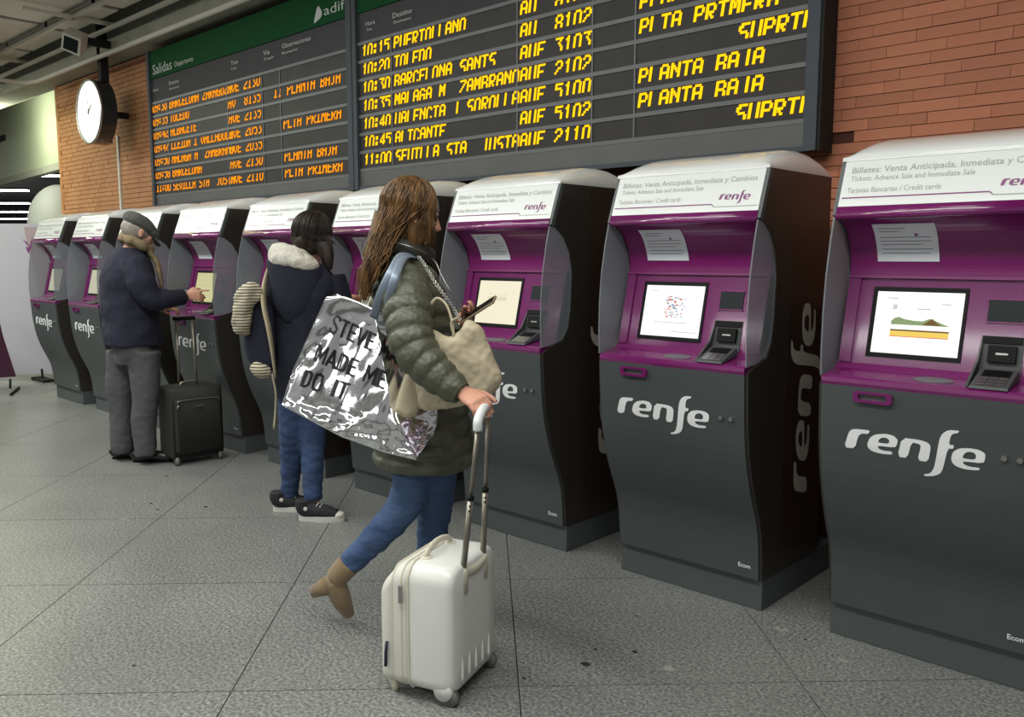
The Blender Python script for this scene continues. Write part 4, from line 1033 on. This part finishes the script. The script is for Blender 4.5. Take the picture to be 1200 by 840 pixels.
# hair: base volume and many strands
HB = MB(); ax = (hf, hs, hu)
HB.ell(hC - hf * .014 + hu * .030, (.108, .092, .100), ax, 24, 14)
HB.ell(hC - hf * .045 - hu * .025, (.085, .090, .105), ax, 20, 12)
HB.ell(hC + hf * .018 + hs * .052 - hu * .045, (.052, .036, .085), ax, 20, 12)
HB.ell(hC + hf * .018 - hs * .052 - hu * .045, (.052, .036, .085), ax, 20, 12)
limb(HB, [P(458, 255, D - .04), P(447, 285, D - .07), P(433, 320, D - .11), P(426, 352, D - .12)], [.078, .055, .034, .014], 18, flat=.7)
hb = HB.build('hair', M['hair1'], rootW, fix=False); remesh(hb, .006, 3); folds(hb, .010, 22, (1, 1, .35))
ST = MB(); rnd = random.Random(5)
for i in range(900):
    az = rnd.uniform(-pi, pi); lateral = abs(az)
    if abs(az) < radians(50): az = math.copysign(radians(50) + abs(az) * .35, az)
    pts = []; r0 = rnd.uniform(1.0, 1.07)
    for k in range(6):
        th = radians(6 + k * 19)
        x = .110 * sin(th) * cos(az) * r0; y = .098 * sin(th) * sin(az) * r0; z = .104 * cos(th) * r0
        pts.append(hC - hf * .016 + hu * .030 + hf * x + hs * y + hu * z)
    e = pts[-1]
    if cos(az) < .25:   # back hair falls in a long tail over the collar
        j = Vector((rnd.gauss(0, 1), rnd.gauss(0, 1), rnd.gauss(0, 1)))
        dd_ = rnd.uniform(D - .15, D - .05)
        if sin(az) > -.35:
            pts += [P(447 + rnd.gauss(0, 7), 288 + rnd.gauss(0, 4), dd_), P(434 + rnd.gauss(0, 5.5), 318 + rnd.gauss(0, 4), dd_ - .02), P(425 + rnd.gauss(0, 4.5), 345 + rnd.gauss(0, 9), dd_ - .02)]
        else: pts += [e - UP * .05 + j * .006, P(455 + rnd.gauss(0, 7), 292, D + .03)]
    else:               # side locks to the collar
        pts += [e - UP * .045 + hf * rnd.uniform(-.01, .012) + hs * (.006 * (1 if sin(az) > 0 else -1)), e - UP * rnd.uniform(.08, .115) + hf * rnd.uniform(-.02, .012)]
    r = rnd.uniform(.0010, .0026)
    ph = rnd.uniform(0, 6); cc_ = spline(pts, 4); cc_ = [p + hs * .003 * sin(ph + q * .5) + hf * .003 * cos(ph * 2 + q * .45) for q, p in enumerate(cc_)]
    ST.tube(cc_, [r * (1 if q < len(cc_) - 6 else max(.15, (len(cc_) - q) / 6)) for q in range(len(cc_))], 5, cap=False)
st_ = ST.build('strands', M['hair1'], hb, fix=False); tag(st_, kind='stuff')

# phone
ph = thing('smartphone', phC, 'slim pale smartphone held out in the walking woman\'s hand', 'phone')
MB().hexa(obox(phC, pd, pw, pn, .072, .034, .0042)).build('case', mat('phone_case', (.62, .55, .45), .35, metal=.3), ph, bevel=.003)
MB().hexa(obox(phC + pn * .0046, pd, pw, pn, .066, .030, .0004)).build('screen', M['bezel'], ph)

# beige handbag
DB = 2.985
hbag = thing('handbag', P(520, 430, DB), 'beige soft leather handbag on a chain strap, tucked under the walking woman\'s forearm', 'handbag')
bo = [(503, 384), (516, 392), (531, 394), (540, 386), (545, 374), (557, 377), (567, 387), (578, 415), (591, 446), (580, 460), (566, 466), (530, 479), (490, 481), (486, 455), (483, 436), (492, 425), (497, 405)]
def pillow(poly, d, th, nst=7):
    cx = sum(p[0] for p in poly) / len(poly); cy = sum(p[1] for p in poly) / len(poly); rows = []
    for k in range(-nst, nst + 1):
        t = k / nst; sc_ = (1 - abs(t) ** 2.6) ** (1 / 2.2) if abs(t) < 1 else .02; sc_ = max(sc_, .02)
        sc_ = .55 + .45 * sc_ if abs(t) < .98 else .3
        rows.append([P(cx + (x - cx) * sc_, cy + (y - cy) * sc_, d + th * t) for x, y in poly])
    return MB().rings(rows)
smp = lambda poly, it=1: rounded(poly, it)
hbb = pillow(smp(bo), DB + .0, .05).build('body', M['cream'], hbag, fix=False); remesh(hbb, .006, 3); folds(hbb, .006, 18); folds(hbb, .003, 50)
sd_ = [(484, 434), (492, 455), (492, 482), (478, 492), (462, 484), (464, 470), (472, 445), (478, 432)]
h2 = pillow(smp(sd_), DB + .02, .045).build('side_fold', M['cream'], hbag, fix=False); remesh(h2, .006, 3)
MB().tube(spline([P(504, 386, DB - .01), P(502, 364, DB), P(511, 350, DB + .02), P(522, 356, DB), P(529, 374, DB - .02), P(532, 394, DB - .03)], 6), .0065, 8, flat=.5).build('handle', M['cream'], hbag)
MB().tube(spline([P(533, 398, DB - .03), P(529, 378, DB - .035), P(538, 372, DB - .03)], 4), .006, 8, flat=.5).build('tab', M['cream'], hbag)
for px, py in ((514, 471), (488, 478), (538, 380), (586, 452)):
    MB().ell(P(px, py, DB - .05), (.004, .004, .004), n=10, m=6).build('stud', M['steel'], hbag)
cpts = spline([P(490, 300, D - .16), P(499, 312, D - .19), P(510, 331, D - .25), P(522, 348, D - .29), P(532, 363, DB + .0), P(540, 376, DB - .02)], 9)
ch = MB()
for i in range(len(cpts) - 1):
    p, q_ = cpts[i], cpts[i + 1]; t = (q_ - p).normalized(); a_ = t.cross(FH if i % 2 else UP).normalized(); c = (p + q_) / 2; L_ = (q_ - p).length * .72; rows = []
    ring = [c + t * (L_ * cos(u)) + a_ * (.0055 * sin(u)) for u in [2 * pi * k / 10 for k in range(10)]]; ring.append(ring[0]); ch.tube(ring, .0017, 5, cap=False)
tag(ch.build('chain', M['steel'], hbag), kind='stuff')

# silver tote
M['foil'] = mat('silver_foil', (0.88, 0.885, 0.89), 0.17, metal=0.95, bump=0.09, bscale=20)
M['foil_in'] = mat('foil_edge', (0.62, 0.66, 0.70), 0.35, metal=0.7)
M['strap'] = mat('blue_grey_strap', (0.52, 0.57, 0.63), 0.4, metal=0.3)
M['ink'] = mat('black_ink', (0.05, 0.05, 0.05), 0.5)
DT = 3.0
DT = 3.01
tote = thing('tote_bag', P(420, 450, DT), 'crinkled metallic silver tote bag with black lettering, slung from the walking woman\'s shoulder', 'bag')
def fold_x(py): return 440 + (py - 369) * (461 - 440) / (492 - 369) if py < 492 else 461 + (py - 492) * .66
def TD(px, py):
    d = DT; fx = fold_x(py)
    d += .0030 * (px - fx) if px > fx else .00030 * (fx - px)
    d -= .0007 * (py - 450)
    d -= .02 * math.exp(-((py - 490) / 26.0) ** 2)
    v = Vector((px * .035, py * .035, 0)); a_ = radians(22); w_ = Vector(((px * cos(a_) + py * sin(a_)) * .075, (py * cos(a_) - px * sin(a_)) * .022, 3))
    d += .010 * noise.noise(v * .6) + .018 * noise.noise(w_ * .75) + .0035 * noise.noise(w_ * 2.2)
    low = max(0, min(1, (py - 455 - (px - 330) * .28) / 25)); d += low * (.014 * noise.noise(Vector((px * .06, py * .10, 8))) + .0035 * noise.noise(Vector((px * .2, py * .16, 2))))
    return d
def edge(poly, n):
    ls = [0]
    for a_, b_ in zip(poly, poly[1:]): ls.append(ls[-1] + hypot(b_[0] - a_[0], b_[1] - a_[1]))
    out = []
    for k in range(n + 1):
        s_ = ls[-1] * k / n
        for i in range(len(poly) - 1):
            if s_ <= ls[i + 1] + 1e-6: t = (s_ - ls[i]) / (ls[i + 1] - ls[i]); out.append((poly[i][0] + (poly[i + 1][0] - poly[i][0]) * t, poly[i][1] + (poly[i + 1][1] - poly[i][1]) * t)); break
    return out
NV, NU = 90, 100
le = edge([(395, 344), (376, 383), (352, 430), (330, 475)], NV); re_ = edge([(480, 392), (478, 430), (463, 488), (473, 512), (487, 539)], NV)
tope = edge([(395, 344), (440, 368), (480, 392)], NU); bote = edge([(330, 475), (400, 512), (450, 530), (487, 539)], NU)
def coons(i, j):
    u, v = j / NU, i / NV; x = y = 0
    out = []
    for c in (0, 1):
        Lr = (1 - u) * le[i][c] + u * re_[i][c]; Tb = (1 - v) * tope[j][c] + v * bote[j][c]
        Bl = (1 - u) * (1 - v) * tope[0][c] + u * (1 - v) * tope[-1][c] + (1 - u) * v * bote[0][c] + u * v * bote[-1][c]
        out.append(Lr + Tb - Bl)
    return out
def sheet(name, grid, mat_, par, th=.0015):
    mb = MB(); back = [[p + FH * th for p in r] for r in grid]
    mb.grid(grid); mb.grid(back)
    for r1, r2 in ((grid[0], back[0]), (grid[-1], back[-1]), ([g[0] for g in grid], [g[0] for g in back]), ([g[-1] for g in grid], [g[-1] for g in back])): mb.grid([r1, r2])
    return mb.build(name, mat_, par)
front = [[P(x, y, TD(x, y)) for x, y in [coons(i, j) for j in range(NU + 1)]] for i in range(NV + 1)]
fp_ = sheet('front_face', front, M['foil'], tote)
BK = .06
off = lambda x, y: (x + 12 - (487 - x) * .06, y + 2 - .16 * (y - 345))
back = [[P(*off(x, y), DT + BK + .01 * noise.noise(Vector((x * .05, y * .05, 7)))) for x, y in [coons(i, j) for j in range(0, NU + 1, 2)]] for i in range(0, NV + 1, 2)]
bk1 = [(382, 348), (362, 392), (342, 436), (331, 470)]
bl = edge(bk1, NV)
sheet('back_face', [[back[i][j] if j else P(*bl[i * 2], DT + BK * .7) for j in range(len(back[0]))] for i in range(len(back))], M['foil'], tote)
def gus(pa, pb, da, db, n, m, seed, dip=.0):
    g = []
    for i in range(n + 1):
        row = []
        for k in range(m + 1):
            t = k / m; x = pa[i][0] * (1 - t) + pb[i][0] * t; y = pa[i][1] * (1 - t) + pb[i][1] * t; d = da(x, y) * (1 - t) + db * t
            row.append(P(x, y, d + sin(pi * t) * (.012 * noise.noise(Vector((x * .12, y * .12, seed))) + dip)))
        g.append(row)
    return g
sheet('left_gusset', gus(le, bl, lambda x, y: TD(x, y), DT + BK * .7, NV, 10, 3), M['foil'], tote)
rb = edge([(497, 395), (500, 430), (513, 484), (512, 498), (508, 511)], NV)
sheet('right_gusset', gus(re_, rb, lambda x, y: TD(x, y), DT + BK, NV, 16, 5, -.01), M['foil'], tote)
bb = edge([(331, 470), (400, 490), (460, 505), (508, 511)], NU)
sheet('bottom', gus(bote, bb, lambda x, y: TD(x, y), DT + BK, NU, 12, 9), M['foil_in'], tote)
# lettering printed on the front face
GL = {'S': [[(.46, .80), (.44, .93), (.25, 1.0), (.06, .93), (.05, .74), (.16, .58), (.36, .44), (.46, .28), (.44, .08), (.25, .0), (.06, .07), (.04, .22)]],
      'T': [[(0, .95), (.5, .95)], [(.25, 1.0), (.25, 0)]], 'E': [[(.06, 0), (.06, 1)], [(.06, .95), (.44, .95)], [(.06, .52), (.38, .52)], [(.06, .05), (.44, .05)]],
      'V': [[(.02, 1), (.25, 0)], [(.48, 1), (.25, 0)]], 'M': [[(.04, 0), (.04, 1)], [(.60, 0), (.60, 1)], [(.04, .97), (.32, .25)], [(.60, .97), (.32, .25)]],
      'A': [[(.02, 0), (.26, 1)], [(.50, 0), (.26, 1)], [(.12, .28), (.40, .28)]], 'D': [[(.06, 0), (.06, 1)], [(.06, .95), (.28, .95), (.43, .80), (.44, .5), (.43, .20), (.28, .05), (.06, .05)]],
      'O': [[(.25, .98), (.08, .88), (.05, .5), (.08, .12), (.25, .02), (.42, .12), (.45, .5), (.42, .88), (.25, .98)]], 'I': [[(.10, 0), (.10, 1)]]}
GW = {'M': .64, 'I': .20, ' ': .34}
def tput(s_, x0, y0, dx, dy, hx, hy_, wpx):
    dn = hypot(dx, dy); wd = sum(GW.get(c, .5) + .13 for c in s_) - .13; k = wpx / wd; x = 0
    for c in s_:
        if c != ' ':
            mb = MB()
            for st in GL[c]:
                for (a0, b0), (a1, b1) in zip(st, st[1:]):
                    # stroke quad in letter space, half width .07 of the height
                    vx, vy = (a1 - a0) * 1.0, (b1 - b0) * 1.0; ln = hypot(vx, vy); ux, uy = vx / ln, vy / ln; hw = .068
                    n = max(2, int(ln * 14)); rows = []
                    for q_ in range(n + 1):
                        t = -.02 / ln + (1 + .04 / ln) * q_ / n; row = []
                        for e in (-1, 0, 1):
                            a_, b_ = a0 + vx * t - uy * hw * e, b0 + vy * t + ux * hw * e
                            px = x0 + dx / dn * (x + a_) * k + hx * b_; py = y0 + dy / dn * (x + a_) * k + hy_ * b_
                            row.append(P(px, py, TD(px, py) - .008))
                        rows.append(row)
                    mb.grid(rows)
            mb.build('lettering', M['ink'], fp_, fix=False)
        x += GW.get(c, .5) + .13
tput('STEVE MAD', 385, 388, 92, 43, 7, -19, 99)
tput('MADE ME', 367, 422, 87, 36, 7, -19, 88)
tput('DO IT', 351, 452, 54, 17, 7, -19, 54)
# straps over the shoulder
for pts, r in (([P(438, 372, DT + .04), P(446, 345, 2.98), P(459, 318, 2.98), P(470, 300, 3.08), P(484, 299, 3.2)], .016), ([P(453, 380, DT + .03), P(456, 350, 2.95), P(464, 322, 2.94), P(473, 302, 3.07), P(486, 301, 3.2)], .015)):
    MB().tube(spline(pts, 6), r, 10, flat=.3, ref=FH).build('strap', M['strap'], tote)

# ---------------------------------------------------------------- 2. the woman in the hooded coat
D = 4.66
fG = (RT * .62 + FH * .78).normalized(); sG = fG.cross(UP).normalized()
gk, gl = ground(345, 600), ground(382, 611)
rootG = thing('person', Vector((P(355, 500, D).x, P(355, 500, D).y, 0)), 'woman with dark hair and navy coat with cream-lined hood standing at a ticket machine', 'person', 'travellers at the ticket machines')
hC = P(369, 276, D); hf = (fG * .93 - UP * .25 + RT * .15).normalized(); hs = hf.cross(UP).normalized(); hu = hs.cross(hf).normalized()
B = MB(); head(B, hC, hf, hs, hu, .95)
limb(B, [hC - hu * .04, P(364, 300, D), P(362, 314, D)], [.05, .05, .06])
B.stack([(P(361, 312, D), .055, .07), (P(360, 324, D), .07, .13), (P(358, 345, D), .09, .15), (P(356, 390, D), .10, .14), (P(355, 420, D), .10, .155), (P(354, 445, D), .09, .15)], fG, sG, sub=3)
shR2, shL2 = P(392, 330, D + .02), P(322, 330, D - .02)
limb(B, [P(384, 334, D), P(398, 372, D + .04), P(400, 352, D + .28)], [.05, .04, .027]); limb(B, [P(329, 336, D), P(322, 375, D + .05), P(345, 370, D + .28)], [.05, .04, .027])
hand(B, P(400, 352, D + .28), (fG + UP * .3), UP, RT * -.6, (.6, .6, .6, .6), .9); hand(B, P(345, 370, D + .28), fG, UP, RT * .6, (.6, .6, .6, .6), .9)
aL, aR = P(341, 585, 4.78), P(367, 592, 4.62)
limb(B, [P(343, 440, D), P(341, 510, D), aL], [.08, .05, .035]); limb(B, [P(366, 440, D), P(366, 515, D), aR], [.08, .05, .035])
bg = B.build('body', M['skin'], rootG, fix=False); remesh(bg, .0075, 2); eyes(bg, hC, hf, hs, hu, .95)
J = MB(); J.stack([(P(355, 430, D), .12, .155), (P(354, 452, D), .125, .16), (P(354, 466, D), .10, .13)], fG, sG, sub=3)
limb(J, [P(344, 450, D), P(342, 500, D), P(341, 540, D + .05), P(340, 580, 4.77)], [.092, .072, .060, .048], 18)
limb(J, [P(365, 450, D), P(366, 500, D), P(366, 545, D - .02), P(367, 586, 4.62)], [.095, .074, .062, .050], 18)
j2 = J.build('jeans', M['denim2'], rootG, fix=False); remesh(j2, .009, 2); folds(j2, .006, 14, (1, 1, 2.2)); folds(j2, .003, 32, (1, 1, 2))
def sneaker(par, px, py, d, dr):
    g = ground(px, py); fr = dr.normalized(); sd2 = fr.cross(UP); E = lambda a, b, c: Vector((g.x, g.y, 0)) + fr * a + sd2 * b + UP * c
    mb = MB(); limb(mb, [E(-.045, 0, .115), E(-.045, 0, .07), E(.0, 0, .055), E(.08, 0, .045), E(.145, 0, .035)], [.045, .046, .046, .042, .028], 16)
    o = mb.build('shoe', M['canvas'], par, fix=False); remesh(o, .007, 3)
    out = []
    for k in range(24):
        t = 2 * pi * k / 24; out.append((.055 + .132 * cos(t), (.047 if cos(t) > -.2 else .040) * sin(t)))
    m2 = MB().rings([[E(a_, b_, z) for a_, b_ in out] for z in (.0, .004, .026, .03)], 0, True, False); m2.build('rubber_sole', M['rubber'], o)
    MB().ell(E(.155, 0, .035), (.030, .034, .018), (fr, sd2, UP), 14, 8).build('toe_cap', M['rubber'], o)
    for k in range(5): MB().tube([E(.035 + k * .018, -.028, .088 - k * .007), E(.04 + k * .018, 0, .098 - k * .007), E(.035 + k * .018, .028, .088 - k * .007)], .0035, 5).build('lace', M['rubber'], o)
    MB().ell(E(-.02, .048, .075), (.012, .004, .012), (fr, sd2, UP), 10, 6).build('ankle_patch', M['rubber'], o)
sneaker(rootG, 336, 598, 0, RT * .9 + FH * .1); sneaker(rootG, 366, 609, 0, RT * .98 - FH * .1)
K = MB()
K.stack([(P(352, 462, D), .15, .145), (P(353, 440, D), .155, .155), (P(355, 400, D), .15, .165), (P(357, 365, D), .145, .18), (P(359, 340, D), .135, .19), (P(360, 322, D), .11, .165), (P(361, 308, D), .08, .10)], fG, sG, 32, sub=4)
limb(K, [P(326, 330, D), P(319, 350, D), P(320, 376, D + .06), P(340, 372, D + .24)], [.075, .072, .062, .045]); limb(K, [P(388, 326, D), P(397, 350, D), P(401, 372, D + .05), P(400, 356, D + .26)], [.078, .075, .064, .045])
ck_ = K.build('coat', M['navy2'], rootG, fix=False); remesh(ck_, .009, 3); folds(ck_, .012, 9, (1, 1, .6)); folds(ck_, .004, 24)
HD = MB(); HD.stack([(P(340, 378, D - .13), .03, .02), (P(343, 360, D - .13), .10, .045), (P(346, 335, D - .12), .135, .065), (P(346, 318, D - .10), .150, .085), (P(345, 309, D - .09), .150, .09), (P(345, 305, D - .08), .135, .08)], (RT * .98 - UP * .12).normalized(), FH, 26, sub=4)
hh_ = HD.build('hood', M['navy2'], rootG, fix=False); remesh(hh_, .008, 3)
FL = MB(); FL.stack([(P(345, 313, D - .115), .128, .075), (P(344, 306, D - .115), .136, .090), (P(342, 298, D - .11), .118, .086), (P(338, 290, D - .10), .086, .070), (P(334, 286, D - .09), .045, .04)], (RT * .97 - UP * .16).normalized(), FH, 26, sub=4)
fl_ = FL.build('hood_lining', M['fleece'], rootG, fix=False); remesh(fl_, .008, 2); folds(fl_, .008, 25)
HB = MB(); ax = (hf, hs, hu)
HB.ell(hC - hf * .012 + hu * .022, (.108, .090, .100), ax, 22, 14); HB.ell(hC - hf * .035 - hu * .03, (.085, .085, .095), ax, 20, 12); limb(HB, [P(374, 278, D - .02), P(383, 296, D - .06), P(387, 316, D - .08)], [.06, .042, .014])
HB.ell(P(357, 283, D - .07), (.055, .05, .055), (RT, FH, UP))
h_ = HB.build('hair', M['hair2'], rootG, fix=False); remesh(h_, .008, 2); folds(h_, .008, 22, (1, 1, .4))
ST = MB()
for i in range(300):
    az = rnd.uniform(radians(60), radians(300)); pts = []; r0 = rnd.uniform(1.0, 1.08)
    for k in range(6):
        th = radians(8 + k * 19); pts.append(hC - hf * .014 + hu * .022 + hf * (.112 * sin(th) * cos(az) * r0) + hs * (.095 * sin(th) * sin(az) * r0) + hu * (.102 * cos(th) * r0))
    pts.append(pts[-1] - UP * .04 + RT * rnd.uniform(-.01, .03) + Vector((rnd.gauss(0, .004),) * 3)); 
    ST.tube(spline(pts, 3), rnd.uniform(.0012, .0028), 4, cap=False)
tag(ST.build('strands', M['hair2'], h_, fix=False), kind='stuff')

# her bag with striped cloth
DG = D - .10
bag = thing('rucksack', P(300, 390, DG), 'navy and cream striped rucksack hanging at the hooded woman\'s side', 'bag')
bd = pillow(smp([(290, 345), (312, 340), (322, 370), (324, 410), (322, 436), (300, 437), (286, 415), (283, 380)]), DG, .07).build('body', M['navy'], bag, fix=False); remesh(bd, .008, 2)
def stripes(name):
    m = bpy.data.materials.new(name); m.use_nodes = True; nt = m.node_tree; b = nt.nodes['Principled BSDF']; b.inputs['Roughness'].default_value = .9
    tc = nt.nodes.new('ShaderNodeTexCoord'); wv = nt.nodes.new('ShaderNodeTexWave'); wv.bands_direction = 'Z'; wv.inputs['Scale'].default_value = 20; wv.inputs['Distortion'].default_value = 1.2; wv.inputs['Detail Scale'].default_value = .6
    nt.links.new(tc.outputs['Object'], wv.inputs['Vector']); r = nt.nodes.new('ShaderNodeValToRGB'); r.color_ramp.interpolation = 'CONSTANT'
    r.color_ramp.elements[0].color = (*lin((.14, .14, .2)), 1); r.color_ramp.elements[1].color = (*lin((.74, .70, .60)), 1); r.color_ramp.elements[1].position = .22
    nt.links.new(wv.outputs[0], r.inputs[0]); nt.links.new(r.outputs[0], b.inputs['Base Color']); return m
M['stripe'] = stripes('striped_cloth')
mb = MB(); limb(mb, [P(306, 350, DG - .09), P(294, 340, DG - .1), P(286, 355, DG - .1), P(283, 378, DG - .1), P(285, 392, DG - .08)], [.03, .052, .055, .048, .028])
sc2 = mb.build('striped_cloth', M['stripe'], bag, fix=False); remesh(sc2, .008, 2); folds(sc2, .012, 22)
mb = MB(); limb(mb, [P(296, 428, DG - .07), P(305, 434, DG - .08), P(316, 437, DG - .06)], [.025, .042, .03]); sc3 = mb.build('striped_cloth', M['stripe'], bag, fix=False); remesh(sc3, .008, 2)
MB().tube(spline([P(318, 306, D - .06), P(311, 330, D - .12), P(309, 355, DG - .10), P(315, 385, DG - .12), P(319, 410, DG - .11), P(323, 442, DG - .08)], 5), [.02 + .022 * sin(pi * min(1, k / 25)) for k in range(26)], 10, flat=.3, ref=RT).build('strap', mat('cream_strap', (.68, .63, .52), .8), bag)
MB().tube(spline([P(319, 438, DG - .08), P(323, 460, DG - .08), P(323, 480, DG - .07), P(321, 503, DG - .08)], 5), .006, 6).build('hanging_strap', mat('cord_cream', (.62, .58, .50), .8), bag)

# ---------------------------------------------------------------- 3. the man in the flat cap
D = 5.92
fM = (RT * .86 + FH * .5).normalized(); sM = fM.cross(UP).normalized()
rootM = thing('person', Vector((P(158, 500, D).x, P(158, 500, D).y, 0)), 'man in grey flat cap, beige scarf, dark navy jacket and grey trousers touching the screen', 'person', 'travellers at the ticket machines')
hC = P(163, 272, D); hf = (RT * .72 + FH * .62 - UP * .36).normalized(); hs = hf.cross(UP).normalized(); hu = hs.cross(hf).normalized()
B = MB(); head(B, hC, hf, hs, hu, 1.04, True)
limb(B, [hC - hu * .04 - hf * .01, P(156, 290, D), P(152, 302, D)], [.06, .06, .07])
B.stack([(P(152, 298, D), .07, .08), (P(150, 308, D), .10, .19), (P(150, 335, D), .12, .19), (P(153, 380, D), .11, .16), (P(156, 402, D), .11, .14), (P(157, 420, D), .08, .12)], fM, sM, sub=3)
hnd = P(222, 345, 5.98)
limb(B, [P(160, 308, D - .16), P(180, 350, D - .16), P(216, 346, 5.96)], [.055, .045, .030]); limb(B, [P(142, 308, D + .17), P(152, 362, D + .2), P(190, 360, D + .22)], [.055, .045, .030])
hand(B, P(218, 346, 5.96), RT + FH * .2, UP * .6 - FH, UP, (.02, .9, 1.0, 1.0), 1.0); hand(B, P(188, 361, D + .21), RT, UP, -FH, (.5, .6, .6, .6), 1.0)
limb(B, [P(147, 416, D + .05), P(141, 465, D + .06), P(143, 526, D + .06)], [.075, .045, .035]); limb(B, [P(164, 416, D - .05), P(169, 468, D - .05), P(170, 530, D - .06)], [.06, .045, .035])
bm2 = B.build('body', M['skin'], rootM, fix=False); remesh(bm2, .0075, 2); eyes(bm2, hC, hf, hs, hu, 1.04)
HB = MB(); HB.ell(hC - hf * .020 + hu * .010, (.104, .083, .088), (hf, hs, hu), 22, 14); o = HB.build('hair', M['hair3'], rootM, fix=False)
J = MB(); J.stack([(P(156, 392, D), .135, .175), (P(157, 412, D), .14, .18), (P(157, 426, D), .12, .15)], fM, sM, sub=3)
limb(J, [P(145, 412, D + .05), P(141, 450, D + .05), P(142, 490, D + .05), P(144, 522, D + .05), P(144, 530, D + .05)], [.115, .092, .080, .075, .070], 18)
limb(J, [P(168, 412, D - .05), P(170, 450, D - .06), P(169, 490, D - .07), P(170, 525, D - .07), P(171, 534, D - .07)], [.118, .096, .084, .078, .072], 18)
j3 = J.build('trousers', M['trouser'], rootM, fix=False); remesh(j3, .010, 2); folds(j3, .012, 9, (1, 1, .5)); folds(j3, .004, 24)
for g_, fr in ((ground(146, 537), RT * .95 + FH * .2), (ground(170, 541), RT * .98 + FH * .05)):
    fr = fr.normalized(); g_ = g_.copy(); g_.z = 0; sd2 = fr.cross(UP); E = lambda a, b, c: g_ + fr * a + sd2 * b + UP * c
    mb = MB(); limb(mb, [E(-.07, 0, .08), E(-.05, 0, .052), E(.04, 0, .045), E(.13, 0, .036), E(.185, 0, .028)], [.038, .044, .044, .040, .026], 16)
    o = mb.build('shoe', M['blackleather'], rootM, fix=False); remesh(o, .008, 2)
    MB().rings([[E(.06 + .145 * cos(t), (.044 if cos(t) > -.3 else .036) * sin(t), z) for t in [2 * pi * k / 22 for k in range(22)]] for z in (0, .012)], 0, True, False).build('sole', M['bezel'], o)
K = MB()
K.stack([(P(157, 404, D), .185, .20), (P(156, 392, D), .19, .205), (P(153, 365, D), .185, .205), (P(151, 340, D), .185, .215), (P(150, 318, D), .17, .225), (P(150, 302, D), .135, .195), (P(151, 290, D), .085, .10)], fM, sM, 32, sub=4)
limb(K, [P(156, 306, D - .15), P(164, 328, D - .19), P(177, 350, D - .17), P(195, 350, D - .1), P(214, 347, 5.95)], [.085, .088, .078, .066, .056], 20)
limb(K, [P(138, 308, D + .15), P(140, 335, D + .2), P(152, 364, D + .22), P(184, 361, D + .22)], [.08, .08, .075, .055], 20)
jm = K.build('jacket', M['navy'], rootM, fix=False); remesh(jm, .010, 3); folds(jm, .012, 9); folds(jm, .004, 22)
MB().tube([P(213, 347, 5.955), P(219.5, 346, 5.965)], .048, 18, flat=.8).build('shirt_cuff', mat('pale_cuff', (.66, .68, .74), .8), rootM)
K = MB(); rows = []
pts = []
for i in range(25):
    t = 2 * pi * i / 24; pts.append(P(157, 287, D) + fM * (.078 * cos(t) + .016) + sM * (.088 * sin(t)) - UP * (.04 * cos(t) - .01))
K.tube(pts, [.035 + .006 * sin(i * 1.7) for i in range(25)], 12)
limb(K, [P(172, 292, D), P(183, 306, D + .02), P(187, 322, D + .02), P(190, 337, D + .02)], [.035, .035, .03, .022], 12, flat=.6)
sc4 = K.build('scarf', M['scarf'], rootM, fix=False); remesh(sc4, .009, 2); folds(sc4, .006, 24); tag(sc4, 'beige wool scarf')
K = MB(); cf, cu = (hf * .93 - UP * .30).normalized(), None; cs_ = cf.cross(UP).normalized(); cu = cs_.cross(cf).normalized(); cC = hC + hu * .052
K.ell(cC - cf * .01, (.125, .105, .062), (cf, cs_, cu), 24, 12); K.ell(cC + cf * .07 - cu * .012, (.075, .088, .032), (cf, cs_, cu), 20, 10); K.ell(cC + cf * .125 - cu * .038, (.062, .072, .010), ((cf - cu * .25).normalized(), cs_, (cu + cf * .25).normalized()), 20, 10)
K.ell(cC - cf * .05 - cu * .01, (.082, .098, .05), (cf, cs_, cu), 20, 10)
cp = K.build('flat_cap', M['tweed'], rootM, fix=False); remesh(cp, .007, 3)
